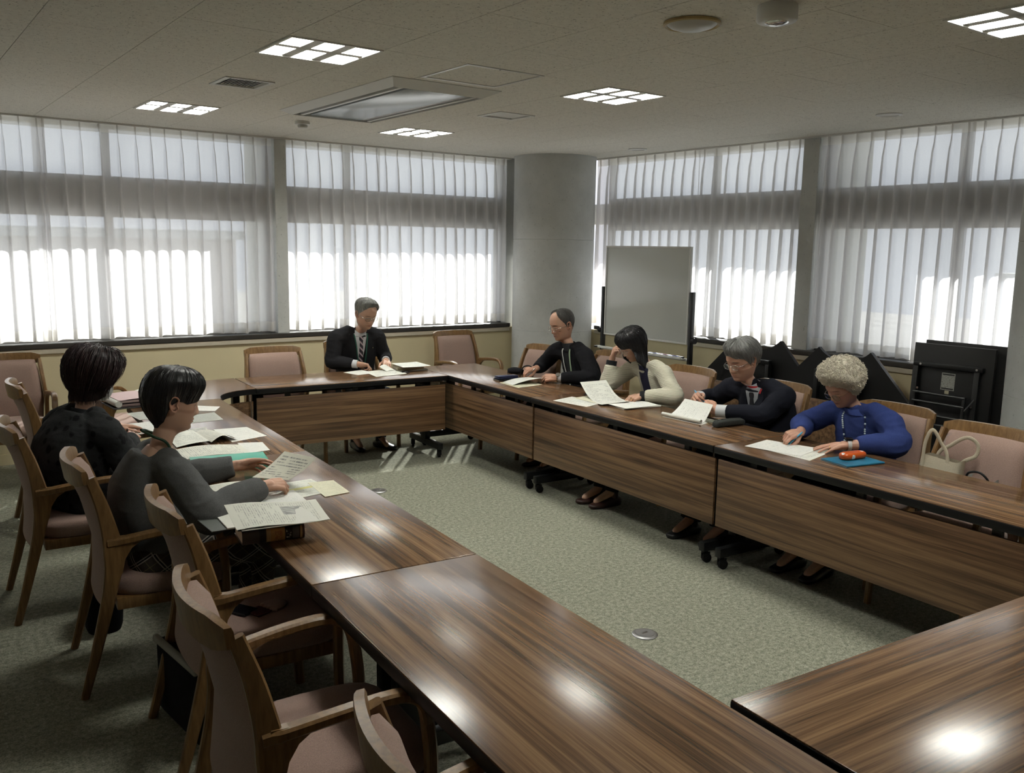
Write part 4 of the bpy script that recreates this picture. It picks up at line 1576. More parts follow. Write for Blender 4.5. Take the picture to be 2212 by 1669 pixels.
    def slab(self, name, grid, mat, thick=.003, parent=None, uv=None):
        """grid: rows of (point, normal)"""
        nr, nc = len(grid), len(grid[0])
        v = [p for r in grid for p, _ in r] + [p - n * thick for r in grid for p, n in r]
        f = []
        N = nr * nc
        for i in range(nr - 1):
            for j in range(nc - 1):
                a = i * nc + j
                f.append((a, a + 1, a + nc + 1, a + nc))
                f.append((N + a, N + a + nc, N + a + nc + 1, N + a + 1))
        bd = [j for j in range(nc)] + [i * nc + nc - 1 for i in range(1, nr)] + [(nr - 1) * nc + j for j in range(nc - 2, -1, -1)] + [i * nc for i in range(nr - 2, 0, -1)]
        for k in range(len(bd)):
            a, b = bd[k], bd[(k + 1) % len(bd)]
            f.append((a, N + a, N + b, b))
        return self.ob(name, v, f, mat, parent, smooth=60)
    def patch(self, name, bvh, rows, mat, off=.003, nc=9, thick=.006):
        """rows: (t, s0, s1)"""
        g = []
        for t, s0, s1 in rows:
            g.append([self.front(bvh, lerp(s0, s1, j / (nc - 1)), t, off) for j in range(nc)])
        return self.slab(name, g, mat, thick)
    def ribbon(self, name, bvh, path, w_, mat, off=.005, thick=.002, parent=None):
        g = []
        P = [Vector((s, t, 0)) for s, t in path]
        P = catmull(P, 5)
        for i, p in enumerate(P):
            g.append([self.front(bvh, p.x - w_ / 2, p.y, off), self.front(bvh, p.x + w_ / 2, p.y, off)])
        return self.slab(name, g, mat, thick, parent)
    def collar(self, name, mat, r0=.064, r1=.056, u0=-.10, u1=.62, fold=0.0, d=1.02, thick=.004, vert=.45, back=.25):
        """band round the neck, following the line from the trunk up to the skull"""
        c0 = self.nb + Vector((0, 0, -.045))
        c1 = self.hw((-.0115, 0, -.130))
        ax = (c1 - c0).normalized().lerp(Vector((0, 0, 1)), vert).normalized()
        fr = (self.f - ax * self.f.dot(ax)).normalized()
        L = (c1 - c0).length
        rings = []
        n = 36
        prof = [(r0, u0), (lerp(r0, r1, .5), lerp(u0, u1, .5)), (r1, u1), (r1 - thick, u1), (lerp(r0, r1, .5) - thick, lerp(u0, u1, .5)), (r0 - thick, u0)]
        for r, u in prof:
            ring = []
            k = max(0, u - u0) / (u1 - u0)
            for j in range(n):
                a = 2 * math.pi * j / n
                uu = u - k * fold * max(0, math.cos(a)) ** 2 + k * back * max(0, -math.cos(a)) * .3
                ring.append(c0.lerp(c1, uu) + fr * (math.cos(a) * r * d) + self.l * (math.sin(a) * r))
            rings.append(ring)
        mb = MB()
        mb.loft(rings, True, False)
        k = len(rings) - 1
        for j in range(n):
            mb.f.append((j, (j + 1) % n, k * n + (j + 1) % n, k * n + j))
            mb.mi.append(0)
        return self.obmb(name, mb, mat, smooth=60)
    def cuff(self, side, r, back, fwd, mat, name='shirt_cuff'):
        a = self.arm[side]
        d = (a['w'] - a['e']).normalized()
        mb = MB()
        mb.tube([a['w'] - d * back, a['w'] + d * fwd], [r * 1.03, r], 18)
        return self.obmb(name, mb, mat, smooth=50)
    # ---- hair
    def hair(self, mat, zline, thick, n_str=220, sweep=0.0, hang=None, strand=.0016, seed=1, lift=.004, curls=0, rows=22, name='hair', outw=0.0, flop=None):
        rnd = random.Random(seed)
        na = 72
        def P(ph, t, ex=0.0):
            zl = zline(ph)
            th1 = math.acos(max(-1, min(1, zl / .1185)))
            th = th1 * t
            z = .1184 * math.cos(th)
            p2 = ph + sweep * math.sin(math.pi * min(1, t)) * .6
            x, y = hbase(z, np.array([p2]), 1.0)
            p = Vector((float(x[0]), float(y[0]), z))
            cdir = Vector((p.x + .005, p.y, p.z * .8 + .01)).normalized()
            k = thick(ph, t)
            edge = 1 - .88 * float(smoothstep((t - .62) / .38))
            if hang is not None:
                edge = lerp(edge, 1.0, min(1.0, hang(ph) / .04))
            stripe = .0022 * noise.noise(Vector((math.cos(p2) * 9, math.sin(p2) * 9, t * 1.5 + seed)))
            return p + cdir * ((k + stripe) * edge + ex + .0015)
        V, UV = [], []
        g = self.H.transposed() @ Vector((0, 0, -1))
        hr = 12 if hang is not None else 0
        for i in range(rows + 1):
            t = i / rows
            for j in range(na + 1):
                ph = 2 * math.pi * j / na
                V.append(P(ph, t))
                UV.append((j / na, t))
        def hangp(ph, s, ex=0.0):
            e = P(ph, 1.0, ex)
            q = P(ph, .93, ex)
            Lh = hang(ph)
            d0 = (e - q).normalized()
            out = Vector((math.cos(ph), math.sin(ph), 0))
            out = (out - g * out.dot(g))
            return e + (d0 * (1 - s) * .5 + g * (.5 + .5 * s)) * (Lh * s) + out * (outw * math.sin(s * math.pi * .5) ** 2 * (Lh > .03)) 
        if hang is not None:
            for i in range(1, hr + 1):
                for j in range(na + 1):
                    ph = 2 * math.pi * j / na
                    V.append(hangp(ph, i / hr))
                    UV.append((j / na, 1 + i / hr))
            # inner face going back up so that the fall has thickness
            for i in range(hr, -1, -1):
                for j in range(na + 1):
                    ph = 2 * math.pi * j / na
                    V.append(hangp(ph, i / hr, -.012 if hang(ph) > 0 else -.004))
                    UV.append((j / na, 1 + i / hr))
        nrows = len(V) // (na + 1)
        F = []
        for i in range(nrows - 1):
            for j in range(na):
                a = i * (na + 1) + j
                F.append((a, a + 1, a + na + 2, a + na + 1))
        mb = MB()
        mb.v, mb.f = [tuple(p) for p in V], F
        for k in range(n_str):
            ph = rnd.uniform(0, 2 * math.pi)
            ta = rnd.uniform(.05, .6)
            tb = rnd.uniform(.9, 1.03)
            ex = rnd.uniform(.0, lift)
            o0 = len(mb.v)
            dph = rnd.uniform(-.12, .12)
            pts = [P(ph + dph * u, lerp(ta, min(tb, 1.0), u), ex * math.sin(math.pi * (.15 + .7 * u)) - .0012) for u in np.linspace(0, 1, 8)]
            if hang is not None and hang(ph) > .02:
                pts += [hangp(ph + dph, u, ex) for u in np.linspace(.12, rnd.uniform(.9, 1.08), 6)]
            elif flop is not None:
                pts += flop(ph, pts, rnd)
            m = len(pts)
            mb.tube(pts, [strand * (1 - .75 * i / (m - 1)) * (.5 if i == 0 else 1) for i in range(m)], 4)
            for q in range(len(mb.v) - o0):
                UV.append((ph / 6.28 + .003 * (q % 4), .3 + q / 4 / m))
        for k in range(curls):
            ph = rnd.uniform(0, 2 * math.pi)
            zl = max(-1, min(1, zline(ph) / .1185))
            t = math.acos(1 - rnd.uniform(0, 1) * (1 - zl)) / math.acos(zl)
            p = P(ph, t, rnd.uniform(-.006, .009))
            nrm = Vector((p.x, p.y, p.z)).normalized()
            ax = (nrm + Vector((rnd.uniform(-1, 1), rnd.uniform(-1, 1), rnd.uniform(-1, 1))) * .9).normalized()
            s = ax.orthogonal().normalized()
            b = ax.cross(s)
            R0 = rnd.uniform(.006, .0120)
            o0 = len(mb.v)
            nt = rnd.uniform(1.0, 1.7)
            ns = 13
            pts = [p + s * (math.cos(2 * math.pi * nt * i / ns) * R0 * (1 - .2 * i / ns)) + b * (math.sin(2 * math.pi * nt * i / ns) * R0 * (1 - .2 * i / ns)) + ax * (.010 * (i / ns - .5)) for i in range(ns + 1)]
            mb.tube(pts, [.0016] * (ns - 1) + [.0012, .0006], 4)
            UV += [(0, 0)] * (len(mb.v) - o0)
        v = [self.hw(p) for p in mb.v]
        o = self.ob(name, v, mb.f, mat, uv=UV)
        return o
    def glasses(self, mat, w_=.0235, h=.0165, x=.1005, z=.000, thin=.0013, label=None, lower=True):
        mb = MB()
        for s in (-1, 1):
            pts = []
            for j in range(25):
                a = 2 * math.pi * j / 24
                c, q = math.cos(a), math.sin(a)
                r = (abs(c) ** 3 + abs(q) ** 3) ** (-1 / 3)
                pts.append(self.hw((x - .012 * abs(c * r) * (1 if c * s > 0 else 0) * .6, s * .0335 + c * r * w_, z + q * r * h)))
            mb.tube(pts, thin * self.hs, 6)
            mb.tube([self.hw((x - .008, s * (.0335 + w_), z + h * .4)), self.hw((x - .03, s * .070, z + h * .4)), self.hw((.0, s * .0815, z + .004)), self.hw((-.022, s * .081, z - .006))], thin * 1.1 * self.hs, 6)
        mb.tube([self.hw((x, -.0335 + w_, z + .004)), self.hw((x + .004, 0, z + .007)), self.hw((x, .0335 - w_, z + .004))], thin * self.hs, 6)
        o = self.obmb('glasses', mb, mat, smooth=60)
        if label:
            o['label'] = label
        for s in (-1, 1):
            lb = MB()
            ring = []
            for j in range(24):
                a = 2 * math.pi * j / 24
                c, q = math.cos(a), math.sin(a)
                r = (abs(c) ** 3 + abs(q) ** 3) ** (-1 / 3)
                ring.append((s * .0335 + c * r * w_, z + q * r * h))
            lb.prism(ring, x - .0012, x, T=Matrix(((0, 0, 1, 0), (1, 0, 0, 0), (0, 1, 0, 0), (0, 0, 0, 1))))
            lb.v = [self.hw(p) for p in lb.v]
            self.obmb('lens', lb, 'glass', o)
        return o

def fm(*pts):
    """piecewise function of |azimuth| in degrees, smooth enough for hairlines"""
    xs = [p[0] for p in pts]
    ys = [p[1] for p in pts]
    def g(ph):
        d = abs(math.degrees(math.atan2(math.sin(ph), math.cos(ph))))
        return float(np.interp(d, xs, ys))
    return g
# ------------------------------------------------------------------ clothes
M['suit_black'] = fabric('black_suit', (0.016, 0.016, 0.018), 600, .3)
M['blazer_black'] = fabric('black_blazer', (0.010, 0.010, 0.012), 500, .3)
M['suit_navy'] = fabric('dark_navy_suit', (0.011, 0.012, 0.018), 600, .3)
M['shirt'] = fabric('white_shirt', (0.62, 0.63, 0.65), 500, .06)
M['shirt_grey'] = fabric('pale_grey_shirt', (0.42, 0.44, 0.47), 500, .06)
M['knit_dark'] = fabric('dark_knit', (0.018, 0.019, 0.021), 300, .3)
M['sweater_blue'] = fabric('blue_sweater', (0.030, 0.047, 0.160), 320, .18)
M['sweater_grey'] = fabric('grey_sweater', (0.088, 0.090, 0.090), 330, .2)
M['trouser'] = fabric('dark_trousers', (0.011, 0.011, 0.012), 400, .3)
M['blouse_navy'] = None
def m_rib():
    nb = NB('cream_ribbed_knit')
    tc = nb.coord('Object')
    wv = nb.n('ShaderNodeTexWave', wave_type='BANDS', bands_direction='Z')
    nb.t.links.new(tc, wv.inputs[0])
    wv.inputs['Scale'].default_value = 46
    wv.inputs['Distortion'].default_value = 1.2
    wv.inputs['Detail'].default_value = 1
    wv.inputs['Detail Scale'].default_value = 1.5
    c = nb.ramp(wv.outputs['Fac'], [(.2, (0.50, 0.475, 0.38)), (.6, (0.62, 0.595, 0.49))])
    nb.bsdf(c, .95, .1)
    nb.bump(wv.outputs['Fac'], .6, .004)
    return nb.m
M['cardigan'] = m_rib()
def m_navy_print():
    nb = NB('navy_print_blouse')
    v = nb.n('ShaderNodeTexVoronoi')
    nb.t.links.new(nb.coord('Object', (38, 38, 22)), v.inputs['Vector'])
    v.inputs['Scale'].default_value = 1
    d = nb.ramp(v.outputs['Distance'], [(.16, (1, 1, 1)), (.20, (0, 0, 0))])
    pick = nb.math('GREATER_THAN', nb.sep(v.outputs['Color'])[0], .45)
    nb.bsdf(nb.mix(nb.math('MULTIPLY', d, pick), (0.014, 0.014, 0.032), (0.36, 0.37, 0.42)), .8, .2)
    return nb.m
M['blouse_navy'] = m_navy_print()
def m_dots():
    nb = NB('black_patterned_jacket')
    v = nb.n('ShaderNodeTexVoronoi')
    nb.t.links.new(nb.coord('Object', (21, 21, 17)), v.inputs['Vector'])
    v.inputs['Scale'].default_value = 1
    n = nb.noise(nb.coord(), 60, 3)
    k = nb.math('ADD', v.outputs['Distance'], nb.math('MULTIPLY', n, .22))
    nb.bsdf(nb.ramp(k, [(.40, (0.004, 0.004, 0.005)), (.50, (0.019, 0.020, 0.021))]), .95, .15)
    nb.bump(n, .5, .005)
    return nb.m
M['jacket_dots'] = m_dots()
def m_plaid():
    nb = NB('plaid_skirt')
    s = nb.sep(nb.coord('Object', (1, 1, 1), (.35, .5, .75)))
    def lines(ch, per, off, w_):
        a = nb.math('FRACT', nb.math('ADD', nb.math('MULTIPLY', ch, 1 / per), off))
        return nb.math('LESS_THAN', a, w_)
    def mx(a, b):
        return nb.math('MAXIMUM', a, b)
    wl = mx(mx(lines(s[0], .085, 0, .05), lines(s[0], .085, .12, .05)), mx(lines(s[2], .085, 0, .05), lines(s[2], .085, .12, .05)))
    bl = mx(lines(s[0], .085, .06, .06), lines(s[2], .085, .06, .06))
    yl = mx(lines(s[0], .085, .5, .018), lines(s[2], .085, .5, .018))
    c = nb.mix(bl, (0.050, 0.042, 0.036), (0.008, 0.008, 0.009))
    c = nb.mix(yl, c, (0.16, 0.14, 0.07))
    c = nb.mix(wl, c, (0.30, 0.27, 0.24))
    nb.bsdf(c, .95, .1)
    return nb.m
M['plaid'] = m_plaid()
def m_tie():
    nb = NB('striped_tie')
    s = nb.sep(nb.coord('Object'))
    k = nb.math('FRACT', nb.math('MULTIPLY', nb.math('ADD', s[0], s[2]), 21))
    nb.bsdf(nb.ramp(k, [(.0, (0.016, 0.012, 0.022)), (.62, (0.016, 0.012, 0.022)), (.64, (0.52, 0.42, 0.46)), (.98, (0.52, 0.42, 0.46))], 'CONSTANT'), .5, .4)
    return nb.m
M['tie'] = m_tie()
M['tie_dark'] = plain('black_tie', (0.010, 0.010, 0.015), .5, .4)
M['lany_green'] = plain('green_lanyard', (0.012, 0.090, 0.060), .6)
M['lany_pale'] = plain('pale_green_lanyard', (0.34, 0.46, 0.30), .6)
M['lany_white'] = plain('white_lanyard', (0.55, 0.56, 0.53), .6)
M['lany_dark'] = plain('dark_green_lanyard', (0.010, 0.045, 0.018), .6)
M['wire_steel'] = plain('glasses_steel', (0.55, 0.53, 0.50), .25, .5, Metallic=1.0)
M['wire_brown'] = plain('glasses_bronze', (0.20, 0.15, 0.08), .3, .5, Metallic=.8)
M['shoe_black'] = plain('black_leather', (0.010, 0.010, 0.011), .3, .5)
M['shoe_brown'] = plain('brown_leather', (0.040, 0.017, 0.014), .35, .5)
M['red'] = plain('red_cloth', (0.40, 0.02, 0.025), .7)
M['white_strap'] = plain('white_rubber', (0.55, 0.54, 0.52), .5)
M['screen_black'] = plain('black_glass', (0.006, 0.006, 0.008), .1, .6)
M['gold'] = plain('gold', (0.75, 0.52, 0.20), .25, .5, Metallic=1.0)
M['mask'] = plain('white_mask', (0.62, 0.64, 0.63), .85, .1)
M['bead_pale'] = plain('pale_bead', (0.50, 0.58, 0.62), .25, .5)
M['bead_dark'] = plain('dark_bead', (0.010, 0.016, 0.045), .25, .5)

def lapels(p, bvh, mat, v0, vt, wmax, off=.006):
    """two lapels beside a V opening: (t, half width of the V) runs from v0 (closed) to vt (neck)"""
    for s in (-1, 1):
        rows = []
        for t in np.linspace(v0, vt, 12):
            u = (t - v0) / (vt - v0)
            inner = .006 + .052 * u
            w_ = wmax * math.sin(math.pi * min(1, .18 + .66 * u)) * (1.0 if u < .72 else .78)
            rows.append((t, s * inner, s * (inner + w_)))
        p.patch('lapel', bvh, rows, mat, off, 6, .007)

def watch(p, side, face, strap, r=.030, rf=.019, square=False):
    a = p.arm[side]
    d = (a['w'] - a['e']).normalized()
    c = a['w'] - d * .012
    T, tips = p.grips[side]
    up = (T((0, 0, 1)) - T((0, 0, 0))).normalized()
    up = (up - d * up.dot(d)).normalized()
    mb = MB()
    ring = []
    b = d.cross(up)
    for rr, h in ((r, -.010), (r + .003, -.010), (r + .003, .010), (r, .010)):
        ring.append([c + d * h + up * (math.cos(2 * math.pi * j / 28) * rr) + b * (math.sin(2 * math.pi * j / 28) * rr) for j in range(28)])
    mb.loft(ring + [ring[0]], True, False)
    o = p.obmb('watch', mb, strap, smooth=50)
    m2 = MB()
    q = c + up * (r + .0015)
    if square:
        rings = []
        for hh, sc in ((0, 1), (.008, 1), (.010, .85)):
            rr = []
            for j in range(24):
                t = 2 * math.pi * j / 24
                cc, ss = math.cos(t), math.sin(t)
                k = (abs(cc) ** 5 + abs(ss) ** 5) ** -.2
                rr.append(q + up * hh + d * (cc * k * .021 * sc) + b * (ss * k * .018 * sc))
            rings.append(rr)
        m2.loft(rings)
    else:
        m2.cyl(q, rf, .008, 28, up)
    p.obmb('watch_face', m2, face, o, smooth=40)
    return o

def pen(name, lab, tip, top, mat, r=.0045, clip='chrome', group=None):
    tip, top = Vector(tip), Vector(top)
    d = (top - tip)
    L = d.length
    d.normalize()
    root = tag(empty(name, tip), lab, 'pen', group)
    q = d.to_track_quat('Z', 'Y')
    root.rotation_mode = 'QUATERNION'
    root.rotation_quaternion = q
    MB().lathe([(.0004, 0), (.0012, .003), (r * .8, .018), (r, .03), (r, L - .012), (r * .85, L - .010), (r * .7, L)], n=12).build('barrel', mat, root, 50)
    MB().lathe([(.0003, -.001), (.0011, .002), (r * .7, .013), (r * .4, .014)], n=10).build('tip', clip, root, 50)
    MB().box(r * .9, r * 1.5, -.0015, .0015, L - .05, L - .008).build('clip', clip, root)
    return root

# ---- man in a black suit at the far table
p = Person('man in black suit and striped tie writing at the far table', (3.51, 7.12, .50), (3.488, 7.03, 1.045), (-.07, -1), (3.512, 6.925, 1.176), (.10, -1), 24, 0, 1.04,
           dict(age=1, jaw=1.04, nose=1.05, brow=(.07, .065, .06), skin=(.50, .315, .225)), 1.0)
p.arms(dict(s=(3.288, 7.05, .965), e=(3.235, 7.02, .765), w=(3.395, 6.865, .752)), dict(s=(3.672, 7.04, .965), e=(3.765, 7.06, .765), w=(3.71, 6.935, .757)))
KN, AN = ((3.40, 6.72, .49), (3.60, 6.70, .49)), ((3.40, 6.93, .10), (3.615, 6.86, .10))
p.finish_body(dict(x=(.93, -.28, -.12), z=(.25, .25, .9), pose='write'), dict(x=(-.35, -.85, -.25), z=(.1, -.25, .95), pose='rest'), KN, AN, 1.02)
g = MB(); p.torso(g, .012, t1=.935); p.sleeve(g, 'R', (.070, .062, .053, .046), .16); p.sleeve(g, 'L', (.070, .062, .053, .046), .16)
o, bv = p.garment('jacket', g, 'suit_black', .0085)
p.patch('shirt', bv, [(t, -.004 - .055 * u, .004 + .055 * u) for t, u in zip(np.linspace(.60, .955, 10), np.linspace(0, 1, 10))], 'shirt', .0025)
p.patch('tie', bv, [(.60, -.010, .014), (.70, -.018, .022), (.80, -.015, .019), (.87, -.012, .015), (.885, -.016, .018), (.91, -.017, .02), (.925, -.012, .014)], 'tie', .0075, 5)
lapels(p, bv, 'suit_black', .56, .95, .062)
p.collar('shirt_collar', 'shirt', .066, .0575, -.15, .66, .28)
p.ribbon('lanyard', bv, [(-.062, .95), (-.045, .85), (-.018, .62), (.012, .42)], .010, 'lany_green', .011)
p.ribbon('lanyard', bv, [(.060, .95), (.052, .85), (.038, .62), (.016, .42)], .010, 'lany_green', .011)
p.cuff('R', .036, .050, .004, 'shirt'); p.cuff('L', .036, .050, .004, 'shirt')
q, n_ = p.front(bv, .115, .80, .006)
MB().cyl(q - p.pel.to_3d() * 0, .007, .003, 16, n_).build('pin_tmp', 'wire_steel')
bpy.data.objects['pin_tmp'].parent = p.root
bpy.data.objects['pin_tmp'].matrix_parent_inverse = p.inv
bpy.data.objects['pin_tmp'].name = 'lapel_pin'
g = MB(); p.legs(g, KN, AN); p.garment('trousers', g, 'trouser', .010)
p.shoe(AN[0], (-.1, -1), 'shoe_black'); p.shoe(AN[1], (.35, -1), 'shoe_black')
zl = fm((0, .092), (25, .094), (46, .076), (60, .044), (78, .012), (88, -.020), (98, -.018), (108, .020), (125, -.02), (145, -.055), (180, -.062))
p.hair('hair_grey', lambda ph: zl(ph) - .010 * math.exp(-((math.degrees(math.atan2(math.sin(ph), math.cos(ph))) + 40) / 20) ** 2), lambda ph, t: .009 + .009 * math.sin(math.pi * min(1, t * 1.02)) , 300, -.6, seed=4, lift=.007)
p.glasses('wire_steel', .0245, .015, .101, -.002, .0016)

# ---- balding man with a watch and a green lanyard
p = Person('balding man in black jacket with green lanyard and wristwatch', (4.76, 5.49, .50), (4.705, 5.585, .990), (-1, .06), (4.655, 5.655, 1.140), (-1, .10), 17, 0, 1.05,
           dict(age=1, jaw=1.0, nose=1.0, moles=[(0, .053, -.028, .0045), (0, .02, -.05, .002)], skin=(.50, .30, .21), brow=(.06, .05, .045)), 1.0)
p.arms(dict(s=(4.70, 5.775, .905), e=(4.70, 5.965, .765), w=(4.54, 5.845, .758)), dict(s=(4.685, 5.385, .905), e=(4.625, 5.235, .755), w=(4.415, 5.415, .745)))
KN, AN = ((4.33, 5.60, .49), (4.33, 5.42, .49)), ((4.42, 5.60, .10), (4.42, 5.42, .10))
p.finish_body(dict(x=(-.92, .05, -.05), z=(-.1, -.25, .9), pose='write'), dict(x=(-.60, .72, -.05), z=(-.45, -.45, .75), pose='hold'), KN, AN, 1.02)
g = MB(); p.torso(g, .012, t1=.935); p.sleeve(g, 'R', (.070, .061, .052, .043), .12); p.sleeve(g, 'L', (.070, .062, .053, .043), .12)
o, bv = p.garment('jacket', g, 'blazer_black', .0085)
p.patch('sweater', bv, [(t, -.004 - .05 * u, .004 + .05 * u) for t, u in zip(np.linspace(.35, .955, 12), np.linspace(0, 1, 12))], 'knit_dark', .0025)
lapels(p, bv, 'blazer_black', .35, .94, .055)
p.collar('turtleneck', 'knit_dark', .068, .0585, -.15, .72, .10)
p.ribbon('lanyard', bv, [(.048, .95), (.043, .85), (.028, .62), (.012, .38)], .012, 'lany_pale', .011)
p.ribbon('lanyard', bv, [(-.046, .95), (-.046, .85), (-.028, .62), (.0, .38)], .012, 'lany_white', .011)
p.ribbon('lanyard_clip', bv, [(.006, .385), (.006, .31)], .010, 'lany_white', .013, .004)
p.cuff('L', .0345, .040, -.012, 'shirt')
watch(p, 'L', 'wire_steel', 'wire_steel', .0305)
g = MB(); p.legs(g, KN, AN); p.garment('trousers', g, 'trouser', .010)
p.shoe(AN[0], (-1, .1), 'shoe_black'); p.shoe(AN[1], (-1, 0), 'shoe_black')
zl = fm((0, .1145), (20, .113), (34, .106), (46, .082), (60, .052), (76, .018), (88, -.022), (98, -.018), (108, .018), (125, -.02), (145, -.055), (180, -.064))
p.hair('hair_dark', zl, lambda ph, t: .004 + .006 * math.sin(math.pi * min(1, t * 1.05)), 150, 0, seed=5, lift=.003, strand=.0013)
p.glasses('wire_steel', .0225, .0165, .1015, -.006, .0010)

# ---- woman in a cream cardigan
p = Person('woman with long black hair in cream ribbed cardigan, hand raised to her temple', (4.70, 4.52, .50), (4.625, 4.625, .950), (-.985, .17), (4.545, 4.705, 1.075), (-.97, .28), 34, 0, .98,
           dict(age=.6, jaw=.93, nose=.9, skin=(.53, .335, .24), brow=(.03, .025, .025)), .92)
p.arms(dict(s=(4.665, 4.795, .885), e=(4.520, 4.930, .752), w=(4.555, 4.930, .935)), dict(s=(4.605, 4.435, .885), e=(4.535, 4.255, .752), w=(4.385, 4.435, .742)))
KN, AN = ((4.29, 4.58, .48), (4.27, 4.42, .48)), ((4.10, 4.52, .10), (4.10, 4.40, .10))
p.finish_body(dict(x=(.02, -.22, .95), z=(-.75, .62, .12), pose='loose'), dict(x=(-.98, .05, -.10), z=(-.15, -.25, .95), pose='hold'), KN, AN, .93, .92)
g = MB(); p.torso(g, .008, t1=.925); p.sleeve(g, 'R', (.064, .060, .055, .047), .22); p.sleeve(g, 'L', (.064, .062, .054, .045), .12)
o, bv = p.garment('cardigan', g, 'cardigan', .008, 4, .004)
p.patch('blouse', bv, [(t, -.030 - .024 * u, .030 + .024 * u) for t, u in zip(np.linspace(.12, .955, 14), np.linspace(0, 1, 14))], 'blouse_navy', .003)
p.collar('blouse_collar', 'blouse_navy', .060, .053, -.15, .50, .20)
q0, n0 = p.front(bv, -.050, .62, .003)
for s, t in ((-.046, .55), (.052, .50), (.050, .22)):
    q0, n0 = p.front(bv, s, t, .001)
    b = MB().cyl(q0, .0055, .003, 14, n0)
    p.obmb('button', b, 'wire_steel', smooth=40)
p.cuff('R', .040, .056, -.006, 'knit_dark', 'blouse_cuff'); p.cuff('L', .036, .035, .006, 'knit_dark', 'blouse_cuff')
T, tp = p.grips['L']
rg = MB(); rg.tube([T((.104, -.010 + .0095 * math.cos(a), .001 + .0095 * math.sin(a))) for a in np.linspace(0, 2 * math.pi, 17)], .0014, 6)
p.obmb('ring', rg, 'gold', smooth=60)
g = MB(); p.legs(g, KN, AN); p.garment('trousers', g, 'trouser', .010)
p.shoe((4.10, 4.52, .1), (-1, .25), 'shoe_brown'); p.shoe((4.10, 4.40, .1), (-1, .1), 'shoe_brown')
zl = fm((0, .016), (30, .016), (44, .012), (56, -.004), (66, -.03), (95, -.035), (120, -.06), (180, -.075))
hg = fm((0, .0), (50, .0), (60, .02), (70, .075), (95, .12), (130, .175), (180, .20))
p.hair('hair_black', zl, lambda ph, t: .012 + .013 * math.sin(math.pi * min(1, t * .9)), 360, .1, hang=hg, seed=6, lift=.006, outw=.026, strand=.0017)
p.glasses('wire_steel', .022, .015, .099, -.006, .0009)

# ---- grey haired man in a dark suit
p = Person('grey haired man in dark suit and glasses reading curled papers', (4.68, 3.58, .50), (4.625, 3.615, .945), (-1, .05), (4.555, 3.705, 1.070), (-1, .08), 20, 0, 1.07,
           dict(age=.9, jaw=1.06, nose=1.05, skin=(.53, .31, .22), brow=(.07, .06, .055)), 1.06)
p.arms(dict(s=(4.64, 3.835, .865), e=(4.69, 4.020, .770), w=(4.515, 4.035, .785)), dict(s=(4.61, 3.405, .865), e=(4.545, 3.315, .752), w=(4.365, 3.735, .752)))
p.arm['L']['e'] = Vector((4.50, 3.47, .752))
KN, AN = ((4.26, 3.70, .49), (4.26, 3.52, .49)), ((4.09, 3.66, .10), (4.12, 3.44, .10))
p.finish_body(dict(x=(-.72, -.45, .10), z=(-.45, .55, .6), pose='hold'), dict(x=(-.05, .96, .26), z=(-.75, -.12, .62), pose='hold'), KN, AN, 1.04)
g = MB(); p.torso(g, .016, t1=.935); p.sleeve(g, 'R', (.073, .064, .054, .044), .20); p.sleeve(g, 'L', (.073, .066, .056, .046), .22)
o, bv = p.garment('jacket', g, 'suit_navy', .0085)
p.patch('shirt', bv, [(t, -.004 - .055 * u, .004 + .055 * u) for t, u in zip(np.linspace(.60, .955, 10), np.linspace(0, 1, 10))], 'shirt_grey', .0025)
p.patch('tie', bv, [(.58, -.016, .016), (.70, -.021, .021), (.80, -.018, .018), (.86, -.013, .013), (.875, -.017, .017), (.90, -.018, .018), (.915, -.012, .012)], 'tie_dark', .0075, 5)
lapels(p, bv, 'suit_navy', .50, .95, .062)
p.collar('shirt_collar', 'shirt_grey', .068, .060, -.15, .66, .28)
p.ribbon('lanyard', bv, [(.075, .955), (.068, .93), (.064, .91)], .010, 'red', .012)
p.collar('neck_strap', 'red', .0655, .0635, .36, .56, .75, thick=.003)
p.cuff('L', .041, .078, -.004, 'shirt'); p.cuff('R', .039, .07, -.004, 'shirt')
g = MB(); p.legs(g, KN, AN, (.095, .075, .062, .07)); p.garment('trousers', g, 'trouser', .010, 4, .008)
p.shoe(AN[0], (-1, .1), 'shoe_black'); p.shoe(AN[1], (-1, 0), 'shoe_black')
zl = fm((0, .062), (22, .056), (40, .052), (55, .036), (68, .010), (84, -.022), (96, -.020), (108, -.010), (125, -.045), (150, -.072), (180, -.080))
p.hair('hair_grey2', lambda ph: zl(ph) - .012 * math.exp(-((math.degrees(math.atan2(math.sin(ph), math.cos(ph))) - 30) / 26) ** 2), lambda ph, t: .014 + .013 * math.sin(math.pi * min(1, t * .95)), 330, -.45, seed=7, lift=.009)
p.glasses('wire_steel', .0235, .016, .1015, -.006, .0012)

